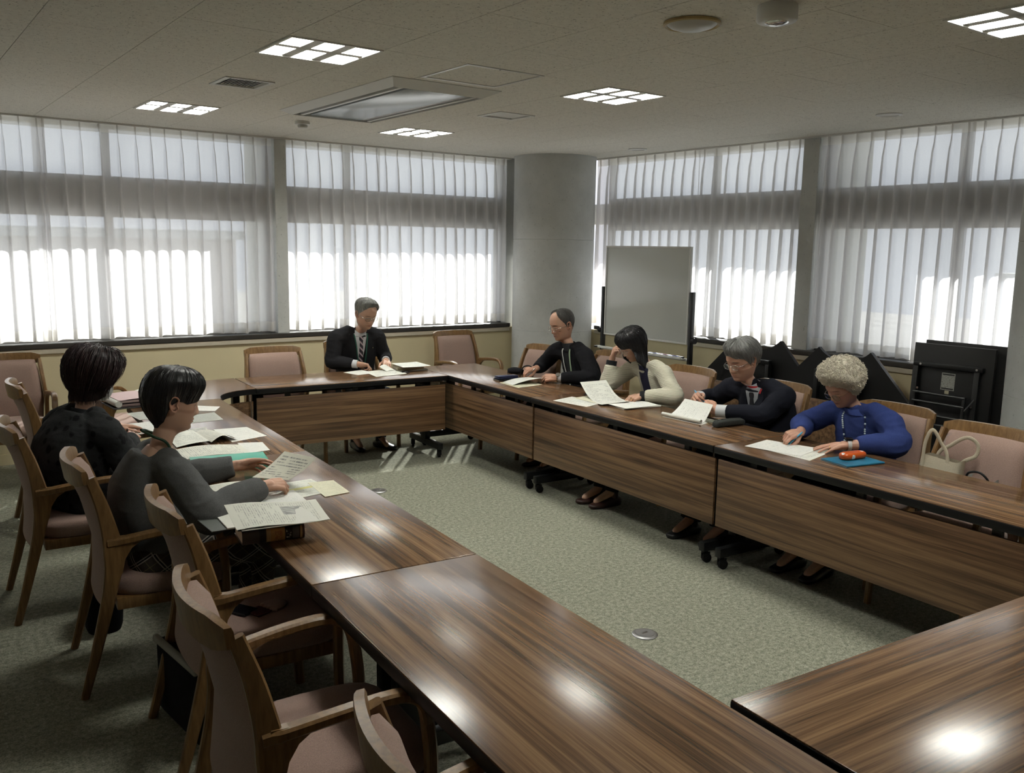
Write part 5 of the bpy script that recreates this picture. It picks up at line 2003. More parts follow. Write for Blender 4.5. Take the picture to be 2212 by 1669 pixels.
# ---- woman with white curly hair
p = Person('woman with curly white hair in blue sweater and long bead necklace, writing', (4.56, 2.80, .50), (4.525, 2.835, .915), (-1, .05), (4.455, 2.905, 1.020), (-.97, .20), 32, 0, .97,
           dict(age=1, jaw=1.0, nose=.92, skin=(.53, .325, .24), brow=(.14, .11, .09)), .98)
p.arms(dict(s=(4.545, 3.000, .845), e=(4.460, 3.145, .758), w=(4.205, 2.985, .762)), dict(s=(4.505, 2.640, .845), e=(4.440, 2.535, .752), w=(4.225, 2.705, .740)))
KN, AN = ((4.16, 2.92, .48), (4.16, 2.74, .48)), ((4.14, 2.92, .10), (4.14, 2.74, .10))
p.finish_body(dict(x=(-.95, .16, -.12), z=(-.15, -.35, .9), pose='write'), dict(x=(-.86, .48, -.10), z=(-.08, -.06, .98), pose='flat'), KN, AN, .95, .92)
g = MB(); p.torso(g, .014, t1=.925); p.sleeve(g, 'R', (.070, .068, .062, .040), .14); p.sleeve(g, 'L', (.070, .068, .060, .044), .20)
o, bv = p.garment('sweater', g, 'sweater_blue', .0085, 5, .006, 11)
p.collar('sweater_collar', 'sweater_blue', .070, .062, -.2, .50, .12, thick=.007)
nk = []
for s, t in [(-.060, .945), (-.064, .90), (-.060, .82), (-.056, .70), (-.052, .58), (-.045, .44), (-.030, .30), (-.012, .24), (.012, .24), (.034, .30), (.052, .44), (.064, .58), (.072, .70), (.076, .82), (.078, .90), (.072, .945)]:
    nk.append(p.front(bv, s, t, .004)[0])
nk = catmull(nk, 12)
dist = 0
last = nk[0]
k = 0
sphm = {}
for q in nk:
    dist += (q - last).length
    last = q
    if dist > .0098:
        dist = 0
        k += 1
        nm = 'bead_pale' if (k // 9) % 2 == 0 or k % 3 == 0 else 'bead_dark'
        rr = .0054 if nm == 'bead_pale' else .0048
        if nm not in sphm:
            m0 = MB(); m0.sphere((0, 0, 0), (rr, rr, rr), 10, 7)
            sphm[nm] = m0.mesh('bead', nm, 180)
        bo = bpy.data.objects.new('bead', sphm[nm])
        COL.objects.link(bo)
        bo.parent = p.root
        bo.location = p.inv @ q
watch(p, 'L', 'screen_black', 'white_strap', .0285, square=True)
T, tp = p.grips['L']
rg = MB(); rg.tube([T((.106, -.010 + .0095 * math.cos(a), .0 + .0095 * math.sin(a))) for a in np.linspace(0, 2 * math.pi, 17)], .0014, 6)
p.obmb('ring', rg, 'gold', smooth=60)
g = MB(); p.legs(g, KN, AN); p.garment('trousers', g, 'trouser', .010)
p.shoe(AN[0], (-1, .1), 'shoe_black'); p.shoe(AN[1], (-1, 0), 'shoe_black')
zl = fm((0, .066), (35, .055), (55, .032), (72, -.005), (88, -.050), (120, -.068), (180, -.075))
p.hair('hair_white', zl, lambda ph, t: (.030 + .022 * math.sin(math.pi * min(1, .2 + t * .62))) * (1 - .35 * max(0, math.cos(ph)) ** 2 * t), 30, 0, seed=8, lift=.010, curls=1500)
p.glasses('wire_brown', .0245, .019, .101, -.016, .0012)

# ---- woman with auburn hair and a mask, seen from behind
p = Person('woman with dark auburn hair and white mask in black patterned jacket, seen from behind', (.835, 4.73, .50), (.865, 4.765, .925), (.94, .34), (.925, 4.835, 1.085), (.86, .52), 22, 0, 1.02,
           dict(age=.6, jaw=.98, skin=(.50, .315, .225)), 1.03, slouch=.085)
p.arms(dict(s=(.915, 4.575, .84), e=(1.000, 4.575, .695), w=(1.085, 4.835, .748)), dict(s=(.775, 4.945, .84), e=(.870, 5.120, .715), w=(1.085, 5.165, .748)))
KN, AN = ((1.22, 4.78, .48), (1.19, 4.96, .48)), ((1.20, 4.78, .10), (1.18, 4.96, .10))
p.finish_body(dict(x=(.45, .86, -.02), z=(.30, -.25, .9), pose='write'), dict(x=(.95, .1, -.1), z=(.0, .1, 1), pose='rest'), KN, AN, .95, .95)
g = MB(); p.torso(g, .026, t1=.925); p.sleeve(g, 'R', (.080, .074, .066, .048), .10); p.sleeve(g, 'L', (.080, .074, .066, .048), .10)
o, bv = p.garment('jacket', g, 'jacket_dots', .009, 5, .008, 12)
p.collar('jacket_collar', 'knit_dark', .076, .064, -.25, .55, .3, thick=.008)
g = MB(); p.legs(g, KN, AN, (.10, .075, .06, .065)); p.garment('trousers', g, 'trouser', .010)
p.shoe(AN[0], (1, .1), 'shoe_black'); p.shoe(AN[1], (1, .1), 'shoe_black')
zl = fm((0, .035), (40, .025), (58, .0), (70, -.050), (100, -.075), (140, -.088), (180, -.090))
hg = fm((0, .0), (50, .0), (62, .01), (78, .03), (110, .035), (180, .040))
p.hair('hair_auburn', zl, lambda ph, t: .018 + .020 * math.sin(math.pi * min(1, .1 + t * .85)), 520, .2, hang=hg, seed=9, lift=.030, strand=.0017)
mk_ = MB()
rings = []
for z, ex in ((-.020, .006), (-.035, .016), (-.055, .022), (-.08, .020), (-.103, .012), (-.112, .004)):
    ring = []
    for j in range(15):
        ph = R_(-62 + 124 * j / 14)
        x, y = hbase(z, np.array([ph]))
        n_ = Vector((math.cos(ph), math.sin(ph), 0))
        ring.append(p.hw(Vector((float(x[0]), float(y[0]), z)) + n_ * (ex * (1 if abs(j - 7) < 6 else .5) + .002)))
    rings.append(ring)
mk_.loft(rings, False, False)
inner = [[q - (p.H @ Vector((1, 0, 0))) * .003 for q in r] for r in rings]
mk_.loft(inner, False, False)
mo = p.obmb('face_mask', mk_, 'mask', smooth=60)
for s in (-1, 1):
    lp = MB()
    x, y = hbase(-.03, np.array([R_(62)]))
    x2, y2 = hbase(-.1, np.array([R_(62)]))
    lp.tube([p.hw(q) for q in catmull([(float(x[0]), s * float(y[0]) * 1.05, -.03), (.0, s * .083, -.012), (-.035, s * .084, .0), (-.036, s * .080, -.02), (.0, s * .076, -.05), (float(x2[0]), s * float(y2[0]) * 1.06, -.10)], 5)], .0016, 6)
    p.obmb('ear_loop', lp, 'mask', mo, smooth=60)

# ---- woman in a grey sweater
p = Person('woman with short black hair in grey sweater and plaid skirt reading a booklet', (.945, 3.755, .50), (.945, 3.735, .950), (.997, -.07), (1.005, 3.715, 1.118), (.997, -.08), 13, 0, 1.03,
           dict(age=0, jaw=.93, nose=.95, skin=(.54, .345, .25), brow=(.02, .017, .017), lip=(.36, .12, .10)), .93, slouch=.075)
p.arms(dict(s=(.955, 3.555, .855), e=(1.045, 3.425, .700), w=(1.315, 3.535, .752)), dict(s=(.965, 3.915, .855), e=(1.09, 3.985, .715), w=(1.325, 3.905, .762)))
KN, AN = ((1.35, 3.65, .48), (1.35, 3.82, .48)), ((1.33, 3.66, .10), (1.33, 3.82, .10))
p.finish_body(dict(x=(.99, .10, -.06), z=(.05, -.42, .9), pose='hold'), dict(x=(.97, .02, -.05), z=(-.05, .75, .62), pose='rest'), KN, AN, .95, .86, .75)
tabw = [(0, .182, .140), (.12, .180, .138), (.3, .172, .126), (.5, .176, .126), (.70, .182, .116), (.80, .170, .096), (.87, .135, .078), (.92, .100, .068)]
g = MB(); p.torso(g, .012, tabw, t1=.885); p.sleeve(g, 'R', (.072, .078, .066, .050), .06, 0); p.sleeve(g, 'L', (.072, .078, .064, .048), .06, 0)
for k in ('R', 'L'):
    s_ = p.arm[k]['s']
    g.tube([s_ + Vector((0, 0, .010)), s_.lerp(p.nb, .42) + Vector((0, 0, .004))], [.062, .050], 12, round_=True)
g.v = [tuple(q) for q in g.v]
o, bv = p.garment('sweater', g, 'sweater_grey', .0075, 5, .006, 11)
ln = MB()
for s in (-1, 1):
    pts = catmull([p.nb - p.f * .062 + Vector((0, 0, .052)) + p.l * (s * .008), p.nb - p.f * .03 + p.l * (s * .060) + Vector((0, 0, .035)), p.nb + p.f * .03 + p.l * (s * .066) + Vector((0, 0, -.012)), p.front(bv, s * .058, .78, .006)[0], p.front(bv, s * .03, .55, .006)[0]], 6)
    ln.tube(pts, .0055, 8, side=p.l, flat=1.0)
p.obmb('lanyard', ln, 'lany_dark', smooth=60)
g = MB()
p.legs(g, KN, AN, (.105, .088, .045, .045))
p.garment('skirt', g, 'plaid', .010, 4, .006)
p.shoe(AN[0], (1, 0), 'shoe_black'); p.shoe(AN[1], (1, 0), 'shoe_black')
zl = fm((0, .012), (30, .012), (48, .006), (62, .000), (74, .008), (90, .006), (104, -.012), (118, -.080), (150, -.112), (180, -.116))
hg = None
p.hair('hair_black', zl, lambda ph, t: (.013 + .017 * math.sin(math.pi * min(1, .1 + t * .80))) * (1 if t < .8 else lerp(1, .55, (t - .8) / .2)), 340, .05, hang=hg, seed=10, lift=.004, strand=.0015)
# ------------------------------------------------------------------ paper, books, bags
def m_paper(name, base=(0.66, 0.66, 0.60), ink=(0.30, 0.30, 0.29), rows=26, vert=False, fig=0.0, stripe=None, dens=.5):
    nb = NB(name)
    uv = nb.n('ShaderNodeTexCoord').outputs['UV']
    s = nb.sep(uv)
    u, v = (s[1], s[0]) if vert else (s[0], s[1])
    k = nb.math('MULTIPLY', v, rows)
    rid = nb.math('FLOOR', k)
    fr = nb.math('FRACT', k)
    line = nb.math('MULTIPLY', nb.math('GREATER_THAN', fr, .30), nb.math('LESS_THAN', fr, .78))
    cmb = nb.n('ShaderNodeCombineXYZ')
    nb.set(cmb.inputs[0], nb.math('MULTIPLY', u, 70))
    nb.set(cmb.inputs[1], nb.math('MULTIPLY', rid, 7.31))
    w1 = nb.ramp(nb.noise(cmb.outputs[0], 1.0, 2), [(dens - .05, (0, 0, 0)), (dens + .08, (1, 1, 1))])
    cm2 = nb.n('ShaderNodeCombineXYZ')
    nb.set(cm2.inputs[0], nb.math('MULTIPLY', u, 2.3))
    nb.set(cm2.inputs[1], nb.math('MULTIPLY', rid, .37))
    blk = nb.ramp(nb.noise(cm2.outputs[0], 1.0, 1), [(.40, (0, 0, 0)), (.46, (1, 1, 1))])
    mg = nb.math('MULTIPLY', nb.math('MULTIPLY', nb.math('GREATER_THAN', s[0], .08), nb.math('LESS_THAN', s[0], .92)), nb.math('MULTIPLY', nb.math('GREATER_THAN', s[1], .07), nb.math('LESS_THAN', s[1], .93)))
    t = nb.math('MULTIPLY', nb.math('MULTIPLY', line, w1), nb.math('MULTIPLY', blk, mg))
    c = nb.mix(t, base, ink)
    if fig:
        f = nb.math('MULTIPLY', nb.math('MULTIPLY', nb.math('GREATER_THAN', s[0], .56), nb.math('LESS_THAN', s[0], .80)), nb.math('MULTIPLY', nb.math('GREATER_THAN', s[1], .42), nb.math('LESS_THAN', s[1], .78)))
        g = nb.noise(nb.coord('UV', (14, 14, 1)), 1.0, 3)
        c = nb.mix(f, c, nb.ramp(g, [(.35, (0.25, 0.25, 0.24)), (.65, (0.50, 0.50, 0.47))]))
    if stripe:
        f = nb.math('MULTIPLY', nb.math('GREATER_THAN', s[1], .44), nb.math('LESS_THAN', s[1], .56))
        c = nb.mix(f, c, stripe)
    nb.bsdf(c, .75, .2)
    return nb.m
M['p_text'] = m_paper('printed_paper')
M['p_text2'] = m_paper('printed_paper_columns', (0.62, 0.61, 0.54), rows=34, vert=True)
M['p_light'] = m_paper('lightly_printed_paper', (0.68, 0.68, 0.64), (0.42, 0.42, 0.41), rows=18, dens=.56)
M['p_fig'] = m_paper('printed_page_with_figure', (0.64, 0.64, 0.57), rows=40, vert=True, fig=1)
M['p_yellow'] = m_paper('sheet_with_yellow_band', (0.64, 0.65, 0.58), stripe=(0.56, 0.54, 0.24))
M['p_grey'] = m_paper('grey_printed_paper', (0.42, 0.43, 0.39), rows=20)
M['p_cream'] = m_paper('cream_paper', (0.62, 0.60, 0.46), (0.45, 0.44, 0.33), rows=16)
M['p_blank'] = plain('blank_paper', (0.66, 0.655, 0.60), .75, .2)
M['p_pic'] = m_paper('paper_with_picture', (0.50, 0.50, 0.46), (0.10, 0.10, 0.10), rows=9, dens=.45)

def sheet(lab, q, mat, h=None, nx=10, ny=8, thick=.0008, name='paper', cat='paper', parent=None, group=None):
    """q: four corners (x, y, z) in order; h(u, v) adds height"""
    Q = [Vector(c) for c in q]
    c0 = (Q[0] + Q[1] + Q[2] + Q[3]) / 4
    top, uv = [], []
    for j in range(ny + 1):
        for i in range(nx + 1):
            u, v = i / nx, j / ny
            p = Q[0].lerp(Q[1], u).lerp(Q[3].lerp(Q[2], u), v)
            if h:
                p = p + Vector((0, 0, h(u, v)))
            top.append(p)
            uv.append((u, 1 - v))
    N = len(top)
    nrm = (Q[1] - Q[0]).cross(Q[3] - Q[0]).normalized()
    if nrm.z < 0:
        nrm = -nrm
    V = [p - c0 for p in top] + [p - c0 - nrm * thick for p in top]
    F = []
    W = nx + 1
    for j in range(ny):
        for i in range(nx):
            a = j * W + i
            F.append((a, a + 1, a + W + 1, a + W))
            F.append((N + a, N + a + W, N + a + W + 1, N + a + 1))
    bd = list(range(W)) + [j * W + nx for j in range(1, ny + 1)] + [ny * W + i for i in range(nx - 1, -1, -1)] + [j * W for j in range(ny - 1, 0, -1)]
    for k in range(len(bd)):
        a, b = bd[k], bd[(k + 1) % len(bd)]
        F.append((a, N + a, N + b, b))
    o = obj_from(name, V, F, mat, parent, 60, uv=uv + uv)
    if parent is None:
        o.location = c0
        tag(o, lab, cat, group)
    return o
def Z(q, z):
    return [(x, y, z) for x, y in q]
def rq(cx, cy, L, W, deg, z):
    a = R_(deg)
    return [(cx + x * math.cos(a) - y * math.sin(a), cy + x * math.sin(a) + y * math.cos(a), z) for x, y in ((-L / 2, W / 2), (L / 2, W / 2), (L / 2, -W / 2), (-L / 2, -W / 2))]
T0 = TZ + .0012
bend = lambda a, b=2.0: (lambda u, v: a * (u ** b))
wave = lambda a: (lambda u, v: a * math.sin(math.pi * u) * (1 - .5 * v))

# -- far table
sheet('white sheet under the right hand of the man in suit and tie', Z([(3.235, 6.80), (3.43, 6.86), (3.46, 6.64), (3.27, 6.60)], T0), 'p_light')
sheet('printed white sheet the man in suit and tie is writing on', Z([(3.40, 6.74), (3.70, 6.79), (3.655, 6.46), (3.345, 6.42)], T0 + .0015), 'p_text')
sheet('small folded white slip standing up between the hands of the man in suit and tie', [(3.545, 6.745, .735), (3.63, 6.79, .742), (3.665, 6.70, T0 + .003), (3.565, 6.66, T0 + .003)], 'p_blank', wave(.008))

def book(lab, cx, cy, z, L, W, H, deg, cov, pages='page_edge', spine_round=True, name='book', cat='book', cover_t=.0025, group=None):
    """lies flat: spine towards -y of its own frame, long side along x"""
    o = tag(empty(name, (cx, cy, z), R_(deg)), lab, cat, group)
    n = 8
    pr = [(W / 2, 0), (W / 2, cover_t), (-W / 2 + .006, cover_t)]
    mb = MB()
    out, inn = [], []
    for i in range(n + 1):
        a = -math.pi / 2 - math.pi * i / n
        bul = .010 if spine_round else .002
        out.append((-W / 2 + math.cos(a) * bul, H / 2 + math.sin(a) * H / 2))
    poly = [(W / 2, 0)] + out + [(W / 2, H), (W / 2, H - cover_t)]
    for i in range(n, -1, -1):
        y, zz = out[i]
        poly.append((y + cover_t, min(H - cover_t, max(cover_t, zz))))
    poly.append((W / 2, cover_t))
    T = Matrix(((0, 0, 1, 0), (1, 0, 0, 0), (0, 1, 0, 0), (0, 0, 0, 1)))
    mb.prism(poly, -L / 2, L / 2, 0, T)
    mb.build('cover', cov, o, 50)
    MB().box(-L / 2 + .003, L / 2 - .003, -W / 2 + .003, W / 2 - .004, cover_t, H - cover_t).build('pages', pages, o)
    return o
M['page_edge'] = plain('page_edges', (0.56, 0.52, 0.42), .85, .1)
M['page_white'] = plain('white_page_edges', (0.62, 0.61, 0.56), .85, .1)
book('grey brown booklet, lowest of the small stack beside the man in suit and tie', 3.80, 6.665, TZ + .001, .255, .175, .011, -8, plain('booklet_grey', (0.20, 0.18, 0.14), .6), 'page_white', False, 'booklet', 'booklet')
book('thick tan booklet, middle one of the stack beside the man in suit', 3.79, 6.685, TZ + .0125, .235, .17, .021, -14, plain('booklet_tan', (0.36, 0.30, 0.20), .6), 'page_edge', False, 'booklet', 'booklet')
sheet('open white pamphlet with faint blue marks atop the small booklet stack', Z([(3.70, 6.83), (3.97, 6.85), (3.945, 6.56), (3.655, 6.53)], .7365), m_paper('pamphlet_blue_marks', (0.66, 0.66, 0.60), (0.42, 0.52, 0.55), rows=7, dens=.5), lambda u, v: .010 * (1 - u) ** 2 + .004 * u, name='pamphlet', cat='pamphlet')
o = tag(empty('phone', (3.705, 6.575, TZ + .001), R_(62)), 'black phone lying beside the small stack of booklets', 'phone')
MB().rbox(-.07, .07, -.034, .034, 0, .009, .004).build('body', 'screen_black', o, 50)
MB().rbox(-.064, .064, -.030, .030, .009, .0096, .0002).build('screen', 'screen_black', o)

# -- right tables, nearest the pillar
o = tag(empty('glasses_case', (4.185, 5.775, TZ + .0125), R_(-3)), 'long dark navy case lying on a black notebook by the balding man', 'case')
M['navy_case'] = plain('navy_leather', (0.012, 0.018, 0.055), .35, .5)
MB().rbox(-.095, .095, -.036, .036, 0, .013, .006).build('body', 'navy_case', o, 60)
MB().rbox(-.094, .094, -.035, .035, .0135, .024, .005).build('lid', 'navy_case', o, 60)
book('thin black notebook under the navy case by the balding man', 4.19, 5.765, TZ + .001, .215, .10, .011, -6, 'blazer_black', 'page_white', False, 'notebook', 'notebook')
sheet('cream sheet with pale yellow edge in front of the balding man', Z([(4.045, 5.675), (4.33, 5.70), (4.275, 5.42), (4.015, 5.385)], T0), 'p_cream')
sheet('white sheet bent up in the left hand of the balding man', [(4.07, 5.665, T0 + .003), (4.36, 5.72, .712), (4.315, 5.455, .742), (4.05, 5.505, T0 + .003)], 'p_light', lambda u, v: .012 * math.sin(math.pi * u * .9))
sheet('printed white sheet left of the papers of the woman in cream cardigan', Z([(3.885, 4.80), (4.11, 4.86), (4.15, 4.55), (3.925, 4.485)], T0), 'p_text')
sheet('yellowish sheet partly under the lifted page of the woman in cream cardigan', Z([(4.08, 4.80), (4.29, 4.835), (4.27, 4.50), (4.06, 4.47)], T0 + .0022), 'p_cream')
sheet('large page curling up from the left hand of the woman in cream cardigan', [(4.235, 4.92, .790), (4.43, 4.85, .800), (4.255, 4.41, .722), (4.03, 4.455, .712)], 'p_text', lambda u, v: -.040 * math.sin(math.pi * v) + .0 * u, 12, 14)
book('white booklet of loose pages under the left forearm of the woman in cream cardigan', 4.235, 4.345, TZ + .001, .30, .20, .010, -10, 'p_blank', 'page_white', False, 'booklet', 'booklet')
sheet('top printed page slightly askew on the booklet of the woman in cream cardigan', rq(4.225, 4.34, .295, .205, -4, TZ + .0122), 'p_light')
pen('pen', 'dark pen with teal end lying behind the lifted page on the table', (4.225, 4.865, TZ + .0052), (4.355, 4.895, TZ + .0052), plain('teal_pen', (0.012, 0.075, 0.11), .35), .0045, 'black')
# grey haired man's curled papers
sheet('stapled printed papers lying in front of the grey haired man with blue pen', Z([(4.115, 3.96), (4.34, 4.02), (4.32, 3.70), (4.12, 3.635)], T0), 'p_text')
def rollh(u, v):
    return .085 * max(0, (u - .25) / .75) ** 1.4
sheet('white page curled upwards between the hands of the grey haired man', [(4.15, 3.97, T0 + .003), (4.36, 4.00, .70 + .006), (4.345, 3.745, .70 + .006), (4.145, 3.66, T0 + .003)], 'p_light', rollh, 14, 8)
rl = MB()
for i in range(1):
    rings = []
    for a in np.linspace(0, 1.75 * math.pi, 18):
        r0 = .013 - .001 * a / 6
        rings.append((-math.cos(a + math.pi / 2) * r0, r0 + .0008 - math.sin(a + math.pi / 2) * r0))
    V, F = [], []
    pA, pB = Vector((4.130, 3.975, TZ + .003)), Vector((4.137, 3.655, TZ + .003))
    for (dx, dz) in rings:
        V += [pA + Vector((dx, 0, dz)), pB + Vector((dx, 0, dz))]
    for (dx, dz) in rings:
        V += [pA + Vector((dx * .92, 0, (dz - .013) * .92 + .013)), pB + Vector((dx * .92, 0, (dz - .013) * .92 + .013))]
    n = len(rings)
    for k in range(n - 1):
        F += [(2 * k, 2 * k + 1, 2 * k + 3, 2 * k + 2), (2 * n + 2 * k, 2 * n + 2 * k + 2, 2 * n + 2 * k + 3, 2 * n + 2 * k + 1)]
    o = obj_from('paper', [p - pA for p in V], F, 'p_blank', None, 60)
    o.location = pA
    tag(o, 'white page rolled up along the front of the papers of the grey haired man', 'paper')
book('small pale green notebook under the wrist of the grey haired man with blue pen', 4.285, 3.615, TZ + .001, .17, .115, .010, -12, plain('notebook_olive', (0.11, 0.12, 0.09), .6), 'page_edge', False, 'notebook', 'notebook')
o = tag(empty('pencil_case', (4.255, 3.535, TZ + .001), R_(-6)), 'soft dark grey zipped pencil case in front of the grey haired man', 'pencil case')
M['felt'] = fabric('grey_felt', (0.035, 0.038, 0.036), 300, .3)
rings = []
for x, w_, h in ((-.118, .012, .016), (-.114, .026, .030), (-.09, .034, .040), (-.03, .037, .043), (.04, .036, .042), (.09, .034, .040), (.114, .026, .030), (.118, .012, .016)):
    rings.append([(x, w_ * math.copysign(abs(math.cos(a)) ** .6, math.cos(a)) + .003 * math.sin(x * 70), .0005 + h / 2 * (1 + math.copysign(abs(math.sin(a)) ** .6, math.sin(a)))) for a in [2 * math.pi * j / 20 for j in range(20)]])
MB().loft(rings).build('body', 'felt', o, 60)
MB().tube([(-.116, .0, .026), (-.09, .0, .0415), (0, .002, .0445), (.09, 0, .0415), (.116, 0, .026)], .0018, 6).build('zip', 'black', o, 60)
MB().rbox(-.006, .006, -.012, .010, .0445, .0465, .0006).build('zip_pull', 'steel', o).location = (-.08, .0, -.002)
# blue sweater's papers
sheet('printed white sheet lower of the two under the hands of the woman in blue sweater', Z([(3.90, 3.03), (4.13, 3.02), (4.20, 2.76), (3.885, 2.69)], T0), 'p_text')
sheet('printed white sheet upper of the two under the hands of the woman in blue sweater', Z([(3.868, 3.095), (4.11, 3.135), (4.175, 2.83), (3.925, 2.775)], T0 + .0018), 'p_light')
M['teal_cover'] = plain('teal_blue_cover', (0.015, 0.135, 0.235), .3, .5, .35, 9)
nbk = book('teal blue covered notebook lying in front of the woman in blue sweater', 4.055, 2.555, TZ + .001, .255, .180, .009, -12, 'teal_cover', 'page_white', False, 'notebook', 'notebook')
oc = tag(empty('glasses_case', (4.085, 2.575, TZ + .0105), R_(-10)), 'orange hard case with white patches lying on the teal blue notebook', 'case')
nb = NB('orange_case')
vv = nb.n('ShaderNodeTexVoronoi')
nb.t.links.new(nb.coord('Object', (20, 26, 20)), vv.inputs['Vector'])
vv.inputs['Scale'].default_value = 1
nb.bsdf(nb.mix(nb.math('MULTIPLY', nb.math('LESS_THAN', vv.outputs['Distance'], .34), nb.math('GREATER_THAN', nb.sep(vv.outputs['Color'])[1], .42)), (0.52, 0.085, 0.012), (0.62, 0.60, 0.55)), .25, .5)
def stadium(L, W, n=10):
    r = W / 2
    return [(L / 2 - r + r * math.cos(a), r * math.sin(a)) for a in np.linspace(-math.pi / 2, math.pi / 2, n)] + [(-L / 2 + r + r * math.cos(a), r * math.sin(a)) for a in np.linspace(math.pi / 2, 1.5 * math.pi, n)]
def squash(mb, prof, L, W):
    rings = []
    for sc, z in prof:
        rings.append([(x * (1 - (1 - sc) * W / L * 1.2) if sc < 1 else x, y * sc, z) for x, y in stadium(L, W)])
    mb.loft(rings)
    return mb
squash(MB(), [(.70, 0), (.90, .003), (1.0, .010), (1.0, .017)], .165, .066).build('base', nb.m, oc, 60)
squash(MB(), [(1.0, .0178), (1.0, .024), (.90, .031), (.66, .0355), (.3, .0370)], .165, .066).build('lid', nb.m, oc, 60)

# -- left tables
sheet('grey sheet lying by the right hand of the woman in patterned jacket', Z([(1.284, 5.80), (1.46, 5.83), (1.475, 5.56), (1.30, 5.54)], T0), 'p_grey')
sheet('white sheet under the writing hand of the woman in patterned jacket', Z([(1.19, 5.45), (1.40, 5.47), (1.43, 5.16), (1.19, 5.12)], T0), 'p_light')
sheet('white sheet at the inner table edge beyond the face of the woman in grey sweater', Z([(1.66, 5.93), (1.85, 5.74), (1.77, 5.60), (1.62, 5.70)], T0), 'p_light')
sheet('grey printed sheet level with the chin of the woman in grey sweater', Z([(1.50, 5.51), (1.755, 5.565), (1.725, 5.30), (1.50, 5.285)], T0), 'p_grey')
sheet('left leaf of a spread leaflet under the chin of the woman in grey sweater', [(1.31, 5.04, .706), (1.455, 5.00, .716), (1.44, 4.66, .722), (1.27, 4.665, .706)], 'p_text', wave(.008))
sheet('small dark picture sheet showing behind the spread leaflet', Z([(1.46, 5.11), (1.565, 5.13), (1.545, 5.00), (1.46, 4.98)], T0), 'p_pic')
sheet('right leaf of the spread leaflet curling over at its edge', [(1.455, 4.98, .708), (1.57, 4.97, .706), (1.60, 4.70, .706), (1.45, 4.665, .712)], 'p_text2', lambda u, v: .030 * math.sin(math.pi * min(1, u * 1.0)) * (.4 + .6 * v), 14, 8)
sheet('large grey printed sheet lying beside the spread leaflet at the table edge', Z([(1.58, 5.04), (1.765, 5.01), (1.775, 4.72), (1.56, 4.66)], T0), 'p_light')
ob_ = tag(empty('open_book', (1.365, 4.395, TZ + .001), R_(-4)), 'thick open book with cream pages lying before the green binder', 'book')
MB().rbox(-.185, .18, -.115, .125, .0, .003, .001).build('cover', 'black', ob_)
rings = []
for i in range(15):
    u = i / 14
    x = -.178 + .35 * u
    hgt = .016 + .016 * math.sin(math.pi * (u ** .8)) 
    rings.append([(x, -.108, .003), (x, -.108, hgt), (x, .118, hgt + .002), (x, .118, .003)])
MB().loft(rings).build('pages', 'page_white', ob_, 60)
V = [(Vector((-.178 + .35 * i / 14, -.108, .0165 + .016 * math.sin(math.pi * ((i / 14) ** .8)))), Vector((-.178 + .35 * i / 14, .118, .0185 + .016 * math.sin(math.pi * ((i / 14) ** .8))))) for i in range(15)]
vv_, ff_, uu_ = [], [], []
for i, (a, b) in enumerate(V):
    vv_ += [a, b]
    uu_ += [(i / 14, 0), (i / 14, 1)]
    if i:
        ff_.append((2 * i - 2, 2 * i, 2 * i + 1, 2 * i - 1))
obj_from('printed_page', vv_, ff_, 'p_text2', ob_, 60, uv=uu_)
sheet('small white sheet sticking out beyond the open book near the table joint', Z([(1.575, 4.625), (1.695, 4.575), (1.66, 4.375), (1.54, 4.365)], T0), 'p_light')
bi = tag(empty('binder', (1.365, 4.135, TZ + .001), R_(-12)), 'mint green box binder with pale spine label', 'binder')
M['mint'] = plain('mint_card', (0.075, 0.36, 0.27), .45, .4)
mb = MB()
mb.rbox(-.172, .172, -.078, .078, 0, .004, .0015).rbox(-.172, .172, -.078, .078, .041, .045, .0015).rbox(-.172, .172, -.080, -.076, .0, .045, .0015).rbox(.168, .172, -.078, .078, 0, .045, .001)
mb.build('cover', 'mint', bi, 40)
MB().box(-.165, .160, -.074, .074, .004, .040).build('pages', 'page_white', bi)
MB().box(-.03, .055, -.0812, -.0802, .008, .037).build('label_card', plain('pale_label', (0.46, 0.36, 0.27), .6), bi)
sheet('flat left page of the booklet the woman in grey sweater is reading', Z([(1.155, 3.83), (1.36, 3.81), (1.37, 3.655), (1.15, 3.66)], T0 + .006), 'p_text', wave(.006))
sheet('lifted page of the booklet held by the woman in grey sweater', [(1.500, 3.775, .832), (1.550, 3.540, .842), (1.435, 3.575, .752), (1.335, 3.740, .742)], m_paper('booklet_page_drawing', (0.60, 0.59, 0.50), (0.20, 0.20, 0.19), rows=11, dens=.46), lambda u, v: -.010 * math.sin(math.pi * v), 12, 10)
sheet('white sheet with yellow band right of the booklet of the woman in grey sweater', Z([(1.44, 3.72), (1.60, 3.72), (1.615, 3.48), (1.43, 3.455)], T0), 'p_yellow')
sheet('white sheet farthest out on the table right of the held booklet', Z([(1.56, 3.66), (1.675, 3.64), (1.65, 3.42), (1.53, 3.41)], T0 + .0012), 'p_cream')
sheet('white printed sheet under the right wrist of the woman in grey sweater', Z([(1.24, 3.62), (1.46, 3.58), (1.44, 3.38), (1.22, 3.40)], T0 + .0024), 'p_light')

